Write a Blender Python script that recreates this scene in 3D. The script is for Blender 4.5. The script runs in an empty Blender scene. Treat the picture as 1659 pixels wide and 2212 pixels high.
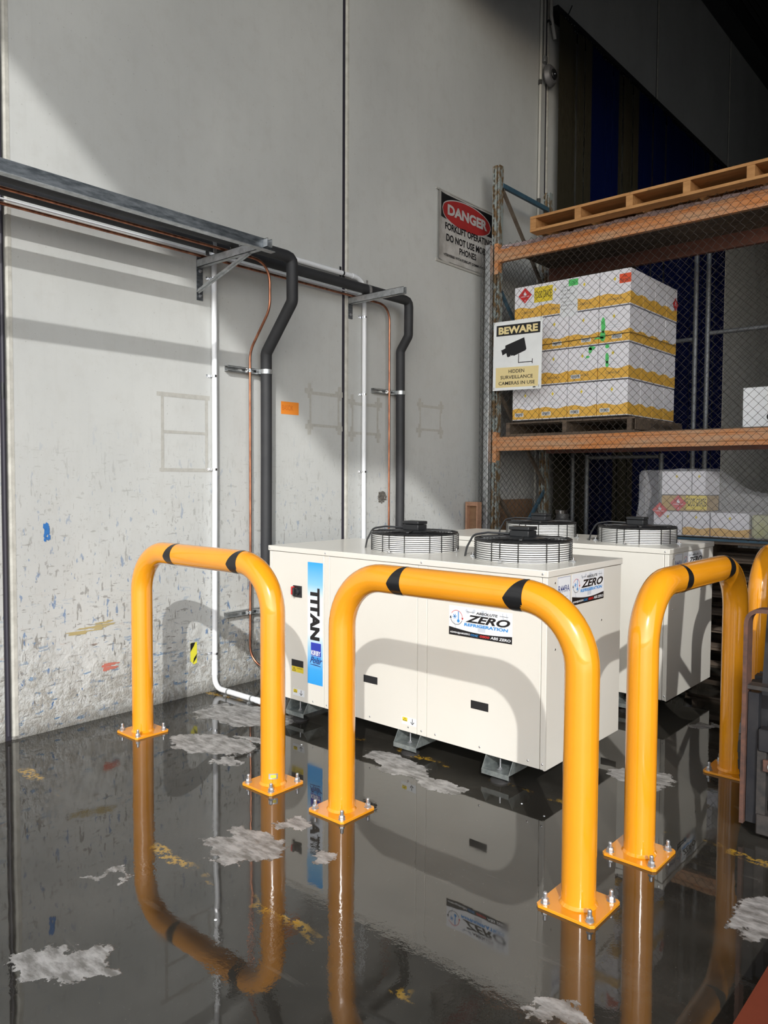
import bpy, math, random
from mathutils import Vector, Matrix
S = bpy.context.scene
COL = S.collection
rnd = random.Random(7)
PI = math.pi
D = -4.638                       # plane of the long concrete wall; +Y runs along it, +X points away from it

# ------------------------------------------------------------------ camera
cam = bpy.data.cameras.new('camera')
camo = bpy.data.objects.new('camera', cam)
COL.objects.link(camo)
yaw, pitch, roll = 0.7181, -0.0434, 0.0052
f = Vector((-math.sin(yaw)*math.cos(pitch), math.cos(yaw)*math.cos(pitch), math.sin(pitch)))
r0 = Vector((math.cos(yaw), math.sin(yaw), 0)); u0 = r0.cross(f)
r = math.cos(roll)*r0 + math.sin(roll)*u0
u = -math.sin(roll)*r0 + math.cos(roll)*u0
camo.matrix_world = Matrix(((r.x, u.x, -f.x, 0), (r.y, u.y, -f.y, 0), (r.z, u.z, -f.z, 1.57), (0, 0, 0, 1)))
cam.sensor_fit = 'VERTICAL'; cam.sensor_height = 36; cam.sensor_width = 27
cam.lens = 27.038; cam.clip_start = 0.05; cam.clip_end = 300
S.camera = camo

# ------------------------------------------------------------------ sky, sun, exposure
SUN = Vector((-0.84, 1.0, -0.712)).normalized()
w = bpy.data.worlds.new('world'); S.world = w; w.use_nodes = True
nt = w.node_tree; nt.nodes.clear()
sky = nt.nodes.new('ShaderNodeTexSky'); sky.sky_type = 'NISHITA'; sky.sun_disc = False
sky.sun_elevation = math.radians(28.6)
sky.sun_rotation = math.atan2(-SUN.x, -SUN.y)
sky.air_density = 1.0; sky.dust_density = 0.8
hsv = nt.nodes.new('ShaderNodeHueSaturation'); hsv.inputs['Saturation'].default_value = 0.45
bg = nt.nodes.new('ShaderNodeBackground'); bg.inputs[1].default_value = 0.315
out = nt.nodes.new('ShaderNodeOutputWorld')
nt.links.new(sky.outputs[0], hsv.inputs['Color']); nt.links.new(hsv.outputs[0], bg.inputs[0]); nt.links.new(bg.outputs[0], out.inputs[0])
sun = bpy.data.lights.new('sun', 'SUN'); sun.energy = 2.6; sun.angle = 0.011; sun.color = (1.0, 0.985, 0.95)
suno = bpy.data.objects.new('sun', sun); COL.objects.link(suno)
suno.rotation_euler = SUN.to_track_quat('-Z', 'Y').to_euler(); suno.location = (10, -12, 9)
S.view_settings.view_transform = 'Standard'; S.view_settings.look = 'None'
S.view_settings.gamma = 1; S.view_settings.use_curve_mapping = False
S.view_settings.exposure = 0.0

# ------------------------------------------------------------------ helpers
ORG = {}

class MB:
    def __init__(self): self.v = []; self.f = []; self.m = []
    def add(self, vs, fs, mi=0):
        o = len(self.v); self.v += [tuple(p) for p in vs]
        self.f += [tuple(i+o for i in q) for q in fs]; self.m += [mi]*len(fs); return self
    def box(self, x0, x1, y0, y1, z0, z1, mi=0):
        return self.add([(x0,y0,z0),(x1,y0,z0),(x1,y1,z0),(x0,y1,z0),(x0,y0,z1),(x1,y0,z1),(x1,y1,z1),(x0,y1,z1)],
                 [(0,3,2,1),(4,5,6,7),(0,1,5,4),(1,2,6,5),(2,3,7,6),(3,0,4,7)], mi)
    def obox(self, c, ax, ay, az, mi=0):
        c, ax, ay, az = map(Vector, (c, ax, ay, az))
        vs = [c+sx*ax+sy*ay+sz*az for sz in (-1,1) for sx,sy in ((-1,-1),(1,-1),(1,1),(-1,1))]
        return self.add(vs, [(0,3,2,1),(4,5,6,7),(0,1,5,4),(1,2,6,5),(2,3,7,6),(3,0,4,7)], mi)
    def bar(self, p0, p1, w, h, up=(0,0,1), mi=0):
        p0, p1 = Vector(p0), Vector(p1); d = (p1-p0); c = (p0+p1)/2
        s = d.normalized().cross(Vector(up)).normalized(); n = s.cross(d.normalized())
        return self.obox(c, d/2, s*w/2, n*h/2, mi)
    def tube(self, path, r, n=12, cap=True, mi=0, closed=False):
        P = [Vector(p) for p in path]; k = len(P); T = []
        for i in range(k):
            if closed: t = P[(i+1) % k]-P[i-1]
            else: t = P[min(i+1,k-1)]-P[max(i-1,0)]
            T.append(t.normalized())
        a = Vector((0,0,1)) if abs(T[0].z) < .9 else Vector((0,1,0))
        nx = T[0].cross(a).normalized(); vs = []
        for i in range(k):
            nx = (nx - T[i]*nx.dot(T[i])).normalized(); ny = T[i].cross(nx)
            rr = r[i] if isinstance(r, (list, tuple)) else r
            vs += [P[i]+rr*(math.cos(2*PI*j/n)*nx+math.sin(2*PI*j/n)*ny) for j in range(n)]
        fs = []
        for i in range(k if closed else k-1):
            b = ((i+1) % k)*n; c = i*n
            fs += [(c+j, c+(j+1)%n, b+(j+1)%n, b+j) for j in range(n)]
        if cap and not closed:
            fs.append(tuple(range(n-1,-1,-1))); fs.append(tuple((k-1)*n+j for j in range(n)))
        return self.add(vs, fs, mi)
    def lathe(self, prof, c=(0,0,0), n=24, ax=(0,0,1), mi=0, phase=0):
        c = Vector(c); az = Vector(ax).normalized()
        a = Vector((1,0,0)) if abs(az.x) < .9 else Vector((0,1,0))
        ux = (a-az*a.dot(az)).normalized(); uy = az.cross(ux); vs = []
        for (rr, z) in prof:
            vs += [c+az*z+rr*(math.cos(2*PI*j/n+phase)*ux+math.sin(2*PI*j/n+phase)*uy) for j in range(n)]
        fs = []
        for i in range(len(prof)-1):
            fs += [(i*n+j, i*n+(j+1)%n, (i+1)*n+(j+1)%n, (i+1)*n+j) for j in range(n)]
        if prof[0][0] > 1e-5: fs.append(tuple(range(n-1,-1,-1)))
        if prof[-1][0] > 1e-5: fs.append(tuple((len(prof)-1)*n+j for j in range(n)))
        return self.add(vs, fs, mi)
    def prism(self, poly, o, u, v, t, mi=0):
        """polygon in the plane o+u,v (counter-clockwise), thickness t behind it"""
        o, u, v = map(Vector, (o,u,v)); nn = u.cross(v).normalized(); k = len(poly)
        vs = [o+u*a+v*b for a,b in poly]+[o+u*a+v*b-nn*t for a,b in poly]
        fs = [tuple(range(k)), tuple(range(2*k-1,k-1,-1))]
        fs += [(i+k, (i+1)%k+k, (i+1)%k, i) for i in range(k)]
        return self.add(vs, fs, mi)
    def build(self, name, mats, parent=None, smooth=True, bevel=0, kind=None, sharp=38):
        me = bpy.data.meshes.new(name)
        if parent is not None: o = ORG[parent.name]
        else:
            xs = [p[0] for p in self.v]; ys = [p[1] for p in self.v]; zs = [p[2] for p in self.v]
            o = Vector(((min(xs)+max(xs))/2, (min(ys)+max(ys))/2, min(zs)))
        me.from_pydata([(p[0]-o[0], p[1]-o[1], p[2]-o[2]) for p in self.v], [], self.f)
        if not isinstance(mats, (list, tuple)): mats = [mats]
        for m in mats: me.materials.append(m)
        if len(mats) > 1: me.polygons.foreach_set('material_index', self.m)
        me.update(); me.validate()
        if smooth:
            me.shade_smooth(); me.set_sharp_from_angle(angle=math.radians(sharp))
        ob = bpy.data.objects.new(name, me); COL.objects.link(ob)
        if parent is not None: ob.parent = parent
        else: ob.location = o
        ORG[ob.name] = Vector(o)
        if bevel:
            b = ob.modifiers.new('bevel', 'BEVEL'); b.width = bevel; b.segments = 2; b.limit_method = 'ANGLE'; b.angle_limit = math.radians(40)
        if kind: ob['kind'] = kind
        return ob

def tag(o, label=None, cat=None, group=None, kind=None):
    if label: o['label'] = label
    if cat: o['category'] = cat
    if group: o['group'] = group
    if kind: o['kind'] = kind
    return o
def thing(name, loc, label=None, cat=None, group=None, kind=None):
    o = bpy.data.objects.new(name, None); COL.objects.link(o); o.location = loc
    o.empty_display_size = .1; ORG[o.name] = Vector(loc)
    return tag(o, label, cat, group, kind)
def copy_tree(o, parent=None, skip=()):
    c = o.copy(); COL.objects.link(c)
    if parent is not None: c.parent = parent
    for ch in list(o.children):
        if ch not in skip: copy_tree(ch, c)
    return c
def arc(c, a, b, R, a0, a1, n=8):
    c, a, b = map(Vector, (c,a,b))
    return [c+R*(math.cos(a0+(a1-a0)*i/n)*a+math.sin(a0+(a1-a0)*i/n)*b) for i in range(n+1)]
def fillet(pts, R, n=6):
    P = [Vector(p) for p in pts]; res = [P[0]]
    for i in range(1, len(P)-1):
        a, b, c = P[i-1], P[i], P[i+1]; d1 = (a-b).normalized(); d2 = (c-b).normalized()
        ang = d1.angle(d2); t = min(R/math.tan(ang/2), (a-b).length*.49, (c-b).length*.49)
        p1, p2 = b+d1*t, b+d2*t
        for k in range(n+1):
            s = k/n; res.append((1-s)**2*p1+2*s*(1-s)*b+s*s*p2)
    res.append(P[-1]); return res
def text(name, s, mat, parent, o, u, v, w, h, off=0.0, shear=0.0, lift=.0008):
    """lettering stretched to a w x h rectangle whose lower left corner is o"""
    cu = bpy.data.curves.new('t', 'FONT'); cu.body = s; cu.offset = off; cu.shear = shear; cu.resolution_u = 3
    cu.space_line = .9
    t = bpy.data.objects.new('t', cu); COL.objects.link(t)
    me = bpy.data.meshes.new_from_object(t.evaluated_get(bpy.context.evaluated_depsgraph_get()))
    vs = [q.co.copy() for q in me.vertices]; fs = [tuple(p.vertices) for p in me.polygons]
    bpy.data.objects.remove(t); bpy.data.curves.remove(cu); bpy.data.meshes.remove(me)
    x0 = min(q.x for q in vs); x1 = max(q.x for q in vs); y0 = min(q.y for q in vs); y1 = max(q.y for q in vs)
    o, u, v = map(Vector, (o,u,v)); nn = u.cross(v).normalized()
    m = MB(); m.add([o+u*((q.x-x0)/(x1-x0)*w)+v*((q.y-y0)/(y1-y0)*h)+nn*lift for q in vs], fs)
    return m.build(name, mat, parent, smooth=False)
def plate(name, mat, parent, o, u, v, w, h, t=.0006, lift=0.0):
    o, u, v = map(Vector, (o,u,v)); nn = u.cross(v).normalized()
    return MB().prism([(0,0),(w,0),(w,h),(0,h)], o+nn*(t+lift), u, v, t).build(name, mat, parent, smooth=False)
def poly(name, mat, parent, pts, o, u, v, lift=.001):
    o, u, v = map(Vector, (o,u,v)); nn = u.cross(v).normalized()
    return MB().add([o+u*a+v*b+nn*lift for a,b in pts], [tuple(range(len(pts)))]).build(name, mat, parent, smooth=False)
def ell(cx, cy, rx, ry, n=40): return [(cx+rx*math.cos(2*PI*i/n), cy+ry*math.sin(2*PI*i/n)) for i in range(n)]

# ------------------------------------------------------------------ materials
class N:
    def __init__(self, name):
        self.mat = bpy.data.materials.new(name); self.mat.use_nodes = True
        self.t = self.mat.node_tree; self.b = self.t.nodes['Principled BSDF']
        self.o = self.t.nodes['Material Output']
    def n(self, ty, **kw):
        x = self.t.nodes.new(ty)
        for k, v in kw.items(): setattr(x, k, v)
        return x
    def l(self, a, b): self.t.links.new(a, b)
    def coord(self, kind='Object', scale=(1,1,1), loc=(0,0,0)):
        c = self.n('ShaderNodeTexCoord'); m = self.n('ShaderNodeMapping')
        m.inputs['Scale'].default_value = scale; m.inputs['Location'].default_value = loc
        self.l(c.outputs[kind], m.inputs[0]); return m.outputs[0]
    def noise(self, vec, scale, detail=4, rough=.55, dist=0):
        x = self.n('ShaderNodeTexNoise'); x.inputs['Scale'].default_value = scale; x.inputs['Detail'].default_value = detail
        x.inputs['Roughness'].default_value = rough; x.inputs['Distortion'].default_value = dist
        if vec: self.l(vec, x.inputs['Vector'])
        return x.outputs[0]
    def rng(self, v, a, b, c=0., d=1.):
        x = self.n('ShaderNodeMapRange'); x.inputs[1].default_value = a; x.inputs[2].default_value = b
        x.inputs[3].default_value = c; x.inputs[4].default_value = d; self.l(v, x.inputs[0]); return x.outputs[0]
    def math(self, op, a, b=None, clamp=False):
        x = self.n('ShaderNodeMath', operation=op, use_clamp=clamp)
        for i, q in enumerate((a, b)):
            if q is None: continue
            if isinstance(q, (int, float)): x.inputs[i].default_value = q
            else: self.l(q, x.inputs[i])
        return x.outputs[0]
    def mix(self, fac, a, b):
        x = self.n('ShaderNodeMix', data_type='RGBA')
        for i, q in ((0, fac), (6, a), (7, b)):
            if isinstance(q, (int, float)): x.inputs[i].default_value = q
            elif isinstance(q, tuple): x.inputs[i].default_value = (*q[:3], 1)
            else: self.l(q, x.inputs[i])
        return x.outputs[2]
    def bump(self, h, strength=.3, dist=.01, normal=None):
        x = self.n('ShaderNodeBump'); x.inputs['Strength'].default_value = strength; x.inputs['Distance'].default_value = dist
        self.l(h, x.inputs['Height'])
        if normal: self.l(normal, x.inputs['Normal'])
        return x.outputs[0]
    def sep(self, v):
        x = self.n('ShaderNodeSeparateXYZ'); self.l(v, x.inputs[0]); return x.outputs
    def set(self, **kw):
        names = dict(color='Base Color', rough='Roughness', metal='Metallic', ior='IOR', normal='Normal', coat='Coat Weight', crough='Coat Roughness', alpha='Alpha', trans='Transmission Weight', spec='Specular IOR Level')
        for k, v in kw.items():
            i = self.b.inputs[names[k]]
            if isinstance(v, tuple): i.default_value = (*v[:3], 1)
            elif isinstance(v, (int, float)): i.default_value = v
            else: self.l(v, i)
        return self.mat

def flat(name, col, rough=.5, metal=0, **kw): return N(name).set(color=col, rough=rough, metal=metal, **kw)
def mottled(name, c1, c2, scale=8, rough=.5, metal=0, bump=0, stretch=(1,1,1), lo=.35, hi=.65, bscale=40, bdist=.002, **kw):
    m = N(name); v = m.coord('Object', stretch); n = m.noise(v, scale, 5, .6)
    m.set(color=m.mix(m.rng(n, lo, hi), c1, c2), rough=rough, metal=metal, **kw)
    if bump: m.set(normal=m.bump(m.noise(v, bscale, 4), bump, bdist))
    return m.mat

# wall: smooth grey precast concrete, mottled, scuffed low down, spalled along its foot
def wall_material():
    m = N('precast_concrete'); g = m.n('ShaderNodeNewGeometry'); pos = g.outputs['Position']
    def mp(sc, loc=(0,0,0)):
        x = m.n('ShaderNodeMapping'); x.inputs['Scale'].default_value = sc; x.inputs['Location'].default_value = loc
        m.l(pos, x.inputs[0]); return x.outputs[0]
    z = m.sep(pos)[2]
    big = m.noise(mp((1,1,.6)), 1.1, 5, .6); fine = m.noise(mp((1,1,1)), 9, 6, .65)
    col = m.mix(m.rng(big, .3, .7), (.485,.495,.485), (.57,.58,.565))
    col = m.mix(m.math('MULTIPLY', m.rng(fine, .5, .8), .28), col, (.40,.39,.36))
    streak = m.noise(mp((1,9,.5)), 3.0, 4, .6)
    col = m.mix(m.math('MULTIPLY', m.rng(streak, .55, .8), .22), col, (.43,.43,.41))
    dots = m.noise(mp((1,1,1)), 55, 2, .5)
    col = m.mix(m.math('MULTIPLY', m.rng(dots, .70, .74), .35), col, (.22,.21,.19))
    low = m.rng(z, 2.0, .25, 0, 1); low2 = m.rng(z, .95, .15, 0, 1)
    def marks(sc, loc, thr, c, amt, gate, det=3):
        nonlocal col
        a = m.noise(mp(sc, loc), 1, det, .6, .2); th = m.rng(a, thr, thr+.03)
        col = m.mix(m.math('MULTIPLY', m.math('MULTIPLY', th, gate), amt), col, c)
    marks((1,34,9), (0,3,1), .63, (.15,.14,.125), .85, low)
    marks((1,11,42), (0,7,4), .645, (.15,.14,.125), .8, low)
    marks((1,30,11), (0,13,8), .645, (.05,.15,.34), .9, low)
    marks((1,10,40), (0,23,2), .62, (.05,.17,.34), .9, low2)
    marks((1,5,30), (0,31,5), .67, (.40,.20,.12), .5, low2)
    marks((1,52,18), (0,51,6), .62, (.30,.29,.27), .6, low)
    marks((1,7,55), (0,61,3), .64, (.13,.12,.11), .6, low2)
    marks((1,26,26), (0,41,9), .675, (.12,.10,.09), .7, low)
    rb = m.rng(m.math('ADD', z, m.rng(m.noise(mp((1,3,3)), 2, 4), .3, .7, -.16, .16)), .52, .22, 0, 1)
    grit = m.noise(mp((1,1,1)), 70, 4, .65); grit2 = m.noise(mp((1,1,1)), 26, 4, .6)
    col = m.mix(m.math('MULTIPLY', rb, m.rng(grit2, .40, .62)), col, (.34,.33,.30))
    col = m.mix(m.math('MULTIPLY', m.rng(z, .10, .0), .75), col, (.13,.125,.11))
    h = m.math('ADD', m.math('MULTIPLY', rb, m.math('ADD', m.math('MULTIPLY', grit, .9), m.math('MULTIPLY', grit2, 1.2))), m.math('MULTIPLY', fine, .07))
    m.set(color=col, rough=.62, normal=m.bump(h, .55, .02)); return m.mat
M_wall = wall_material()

# floor: worn dark concrete under a film of standing water, with raised dry islands and two faded yellow lines
DRY = [(-3.70,2.70,.30,.15,.35),(-4.00,3.18,.36,.20,.3),(-3.42,2.60,.10,.07,.6),(-3.60,2.94,.12,.05,.2),(-2.56,2.03,.19,.13,.55),(-2.66,2.13,.10,.05,.2),
       (-2.55,2.33,.07,.06,.6),(-2.34,1.15,.16,.085,.7),(-2.47,1.07,.05,.05,.2),(-2.66,3.18,.26,.10,-.1),(-2.36,3.12,.18,.06,-.1),(-2.24,2.2,.05,.03,.5),
       (-2.78,1.52,.09,.02,.7),(-1.60,3.9,.16,.12,.5),(-1.60,5.03,.16,.05,.6),(-1.05,2.0,.10,.04,.4),(-.72,2.95,.12,.18,.2)]
def floor_material():
    m = N('wet_concrete'); g = m.n('ShaderNodeNewGeometry'); pos = g.outputs['Position']
    def mp(sc, loc=(0,0,0)):
        x = m.n('ShaderNodeMapping'); x.inputs['Scale'].default_value = sc; x.inputs['Location'].default_value = loc
        m.l(pos, x.inputs[0]); return x.outputs[0]
    nz = m.n('ShaderNodeTexNoise'); nz.inputs['Scale'].default_value = 7; nz.inputs['Detail'].default_value = 6; nz.inputs['Roughness'].default_value = .62
    m.l(pos, nz.inputs['Vector'])
    sub = m.n('ShaderNodeVectorMath', operation='SUBTRACT'); m.l(nz.outputs['Color'], sub.inputs[0]); sub.inputs[1].default_value = (.5,.5,.5)
    scl = m.n('ShaderNodeVectorMath', operation='MULTIPLY'); m.l(sub.outputs[0], scl.inputs[0]); scl.inputs[1].default_value = (.34,.34,0)
    ad = m.n('ShaderNodeVectorMath', operation='ADD'); m.l(pos, ad.inputs[0]); m.l(scl.outputs[0], ad.inputs[1])
    best = None
    for (cx, cy, rx, ry, a) in DRY:
        s1 = m.n('ShaderNodeVectorMath', operation='SUBTRACT'); m.l(ad.outputs[0], s1.inputs[0]); s1.inputs[1].default_value = (cx,cy,0)
        rt = m.n('ShaderNodeVectorRotate', rotation_type='Z_AXIS'); m.l(s1.outputs[0], rt.inputs[0]); rt.inputs['Angle'].default_value = -a
        s2 = m.n('ShaderNodeVectorMath', operation='MULTIPLY'); m.l(rt.outputs[0], s2.inputs[0]); s2.inputs[1].default_value = (1/rx,1/ry,0)
        ln = m.n('ShaderNodeVectorMath', operation='LENGTH'); m.l(s2.outputs[0], ln.inputs[0])
        best = ln.outputs['Value'] if best is None else m.math('MINIMUM', best, ln.outputs['Value'])
    dry = m.rng(best, 1.02, .94)
    inner = m.noise(mp((1,2.4,1)), 11, 5, .65)
    big = m.noise(mp((1,1,1)), 1.6, 6, .62); fine = m.noise(mp((1,1,1)), 24, 6, .68)
    col = m.mix(m.rng(big, .32, .68), (.015,.014,.011), (.054,.050,.043))
    col = m.mix(m.math('MULTIPLY', m.rng(fine, .45, .75), .45), col, (.022,.020,.017))
    speck = m.noise(mp((1,1,1)), 130, 2, .5)
    col = m.mix(m.math('MULTIPLY', m.rng(speck, .72, .75), .3), col, (.30,.28,.25))
    scratch = m.noise(mp((2,16,1), (3,1,0)), 1.2, 3, .5)
    col = m.mix(m.math('MULTIPLY', m.rng(scratch, .68, .74), .12), col, (.22,.21,.19))
    dcol = m.mix(m.rng(inner, .38, .62), (.15,.145,.135), (.42,.41,.40))
    col = m.mix(dry, col, dcol)
    s = m.sep(pos); y = s[1]
    wob = m.rng(m.noise(mp((1,1,1), (5,2,0)), 5, 5, .65), .2, .8, -.05, .05)
    yy = m.math('ADD', y, wob)
    def line(y0): return m.rng(m.math('ABSOLUTE', m.math('SUBTRACT', yy, y0)), .034, .024)
    lines = m.math('MAXIMUM', line(1.78), line(3.37))
    worn = m.math('MULTIPLY', m.rng(m.noise(mp((1,1,1), (9,4,0)), 2.3, 3, .6), .53, .60), m.rng(m.noise(mp((1,1,1), (2,9,0)), 38, 4, .7), .46, .52))
    col = m.mix(m.math('MULTIPLY', m.math('MULTIPLY', lines, worn), .9), col, (.42,.25,.03))
    hot = m.math('MAXIMUM', m.math('MULTIPLY', m.rng(m.noise(mp((1,1,1), (1,1,0)), 2.1, 4, .6), .50, .72), .16), 0.0)
    rough = m.math('ADD', .022, m.math('MULTIPLY', hot, .55))
    rough = m.math('MAXIMUM', rough, m.math('MULTIPLY', dry, .55))
    rip = m.math('MULTIPLY', m.noise(mp((1,1,1)), 30, 3, .6), m.rng(m.noise(mp((1,1,1), (6,6,0)), 1.6, 3), .50, .66))
    h = m.math('ADD', m.math('MULTIPLY', rip, .10), m.math('MULTIPLY', dry, m.math('MULTIPLY', inner, .6)))
    h = m.math('ADD', h, m.math('MULTIPLY', m.noise(mp((1,1,1)), 3.2, 2, .4), .14))
    h = m.math('ADD', h, m.math('MULTIPLY', m.noise(mp((1,1,1)), 11, 2, .5), .030))
    m.set(color=col, rough=rough, ior=1.68, normal=m.bump(h, .18, .02)); return m.mat
M_floor = floor_material()
M_yard = mottled('yard_concrete', (.22,.215,.20), (.28,.27,.255), 2, .85)
M_roof = flat('roof_steel', (.045,.047,.05), .6, .2)
M_dark = flat('dark_cladding', (.05,.05,.048), .9)
M_seal = flat('joint_sealant', (.035,.032,.045), .5)
M_chamf = mottled('bare_chamfer', (.42,.41,.37), (.56,.55,.50), 14, .8)
M_yel = mottled('yellow_powder_coat', (.80,.305,.011), (.83,.328,.013), 3, .16, coat=.6, crough=.05)
M_black = flat('black_tape', (.012,.012,.013), .25)
M_blackp = flat('black_plastic', (.018,.019,.021), .38)
M_wire = flat('black_coated_wire', (.008,.008,.009), .3)
M_cream = mottled('cream_paint', (.725,.70,.635), (.745,.72,.655), 2, .30, coat=.25, crough=.1)
M_galv = mottled('galvanised_steel', (.40,.42,.43), (.60,.62,.63), 24, .42, .75, bump=.05)
M_foot = mottled('shaded_folded_zinc', (.20,.23,.23), (.36,.39,.38), 26, .45, .6, bump=.05)  # zinc darkened in colour for the shade under the units
M_galvd = mottled('spangled_zinc', (.10,.115,.13), (.26,.285,.31), 30, .45, .7, stretch=(1,.35,1.6))
M_zinc = flat('zinc_nut', (.50,.51,.53), .38, .85)
M_chrome = flat('bright_steel', (.75,.76,.78), .18, 1)
M_shroud = flat('painted_sheen_shroud', (.93,.93,.90), .22)  # near-white stands in for bright reflections on a steel shroud
M_pvc = flat('white_conduit', (.80,.82,.85), .30)
M_cop = mottled('copper_tube', (.56,.24,.14), (.26,.11,.07), 12, .32, .9, stretch=(2,2,.6))
M_foam = mottled('black_foam_lagging', (.022,.023,.026), (.030,.031,.034), 6, .62)
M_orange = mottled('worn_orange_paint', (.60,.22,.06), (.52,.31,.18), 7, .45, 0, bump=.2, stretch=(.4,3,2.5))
M_oranged = mottled('dark_red_brown_paint', (.22,.085,.055), (.15,.06,.04), 7, .6, 0, stretch=(.5,2,2))  # darker red-brown than the front beams
M_pink = mottled('faded_board_edge', (.40,.26,.22), (.16,.12,.11), 16, .8, stretch=(.8,1,1))
M_post = mottled('rusted_blue_grey_paint', (.28,.32,.31), (.16,.10,.045), 13, .6, .1, bump=.3, stretch=(2,2,.8), lo=.46, hi=.54)
M_blue = mottled('blue_enamel', (.035,.085,.13), (.06,.12,.165), 10, .5)
M_brace = mottled('rusty_brace', (.10,.075,.055), (.16,.13,.10), 10, .7)
def wood(name, a, b, sc=3):
    m = N(name); v = m.coord('Object', (1.2,9,9)); n = m.noise(v, sc, 6, .65, .6)
    k = m.noise(m.coord('Object', (3,3,3)), 4, 3)
    c = m.mix(m.rng(n, .35, .65), a, b); c = m.mix(m.math('MULTIPLY', m.rng(k, .62, .72), .5), c, tuple(x*.35 for x in a))
    m.set(color=c, rough=.75, normal=m.bump(n, .3, .004)); return m.mat
M_pine = wood('fresh_pine', (.52,.27,.10), (.36,.17,.055))
M_old = wood('weathered_timber', (.16,.115,.08), (.075,.055,.04))
M_ply = wood('brown_plywood', (.28,.16,.085), (.20,.11,.06), 2)
M_frame = wood('reddish_timber', (.42,.24,.15), (.34,.18,.11), 2)
def carton():
    m = N('printed_carton'); c = m.n('ShaderNodeTexCoord'); s = m.sep(c.outputs['Generated'])
    t = m.math('ADD', m.math('MULTIPLY', s[0], 7.2), m.math('MULTIPLY', s[1], 7.2))
    wv = m.math('MULTIPLY', m.math('SINE', t), .035)
    k = m.rng(m.math('SUBTRACT', m.math('ADD', wv, .335), s[2]), 0, .006)
    k = m.math('MULTIPLY', k, m.rng(s[2], .02, .03))
    col = m.mix(k, (.84,.83,.88), (.80,.46,.075))
    m.set(color=col, rough=.45); return m.mat
M_carton = carton()
M_cartonw = flat('plain_carton', (.80,.79,.84), .5)
M_fog = N('clear_film')
M_fog.set(color=(.8,.8,.82), rough=.06, alpha=.24)
M_fog.set(normal=M_fog.bump(M_fog.noise(M_fog.coord('Object', (1,1,1)), 12, 4, .6, 1.5), .8, .03)); M_film = M_fog.mat
M_white = flat('white_print', (.80,.82,.85), .35)
M_pale = flat('pale_grey_print', (.58,.62,.68), .4)
M_ink = flat('black_ink', (.010,.010,.012), .4)
M_navy = flat('navy_ink', (.03,.05,.20), .4)
M_sky = flat('sky_blue_ink', (.04,.28,.68), .4)
M_red = flat('red_ink', (.62,.03,.03), .4)
M_royal = flat('royal_blue_ink', (.03,.05,.42), .4)
M_ylab = flat('yellow_label', (.80,.62,.04), .4)
M_cream2 = flat('pale_yellow_print', (.80,.66,.33), .45)
M_signw = mottled('enamel_sign_white', (.84,.86,.86), (.78,.80,.80), 6, .4)
M_signd = mottled('dirty_sign_white', (.52,.51,.49), (.36,.35,.33), 7, .5, lo=.45, hi=.7)
M_dred = mottled('faded_red', (.40,.03,.03), (.32,.025,.025), 6, .45)
M_lett = mottled('dull_white_ink', (.52,.51,.50), (.42,.41,.41), 12, .5)
M_note = flat('orange_note_paper', (.85,.27,.03), .6)
M_noteink = flat('orange_note_ink', (.62,.15,.02), .6)
M_tape = mottled('tape_residue', (.47,.465,.43), (.41,.40,.37), 30, .7)
M_haz = flat('hazard_yellow', (.75,.70,.05), .5)
M_lime = flat('lime_spray_paint', (.10,.62,.16), .5)
M_rubber = mottled('tyre_rubber', (.028,.028,.028), (.045,.043,.042), 14, .6, bump=.2)
M_fkdark = mottled('dark_forklift_steel', (.018,.020,.026), (.035,.035,.038), 9, .5, .4, bump=.1)
M_fkgrey = mottled('scratched_grey_steel', (.045,.045,.045), (.08,.07,.065), 22, .55, .5, bump=.2)
M_fkrust = mottled('rust_brown_steel', (.17,.085,.06), (.10,.06,.05), 26, .6, .4, bump=.3, bscale=90)
M_fork = mottled('red_brown_fork_paint', (.20,.045,.022), (.14,.03,.016), 3, .35)
M_grad = N('blue_white_gradient_print')
_c = M_grad.n('ShaderNodeTexCoord'); _z = M_grad.sep(_c.outputs['Generated'])[2]
_r = M_grad.n('ShaderNodeValToRGB'); M_grad.l(_z, _r.inputs[0])
_e = _r.color_ramp.elements; _e[0].position = 0; _e[0].color = (.03,.34,.80,1); _e[1].position = 1; _e[1].color = (.03,.38,.85,1)
for p_, c_ in ((.12,(.05,.38,.82)), (.30,(.35,.62,.90)), (.42,(.80,.86,.95)), (.70,(.80,.86,.95)), (.82,(.25,.58,.90))):
    e_ = _e.new(p_); e_.color = (*c_, 1)
M_grad.set(color=_r.outputs[0], rough=.35); M_grad = M_grad.mat
def strip_mat(name, c):
    m = N(name); m.set(color=c, rough=.13, ior=1.5, coat=.6, crough=.08)
    m.set(normal=m.bump(m.noise(m.coord('Object', (1,6,.3)), 3, 3), .25, .02)); return m.mat
M_stb = strip_mat('blue_pvc_strip', (.002,.005,.036)); M_stn = strip_mat('smoky_pvc_strip', (.030,.027,.018))

X_, Y_, Z_ = Vector((1,0,0)), Vector((0,1,0)), Vector((0,0,1))

# ------------------------------------------------------------------ structure
MB().add([(-30,-5.2,0),(30,-5.2,0),(30,24,0),(-30,24,0)], [(0,1,2,3)]).build('floor', M_floor, smooth=False, kind='structure')
MB().add([(-30,-60,-.004),(60,-60,-.004),(60,-5.2,-.004),(-30,-5.2,-.004)], [(0,1,2,3)]).build('ground', M_yard, smooth=False, kind='structure')

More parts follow.
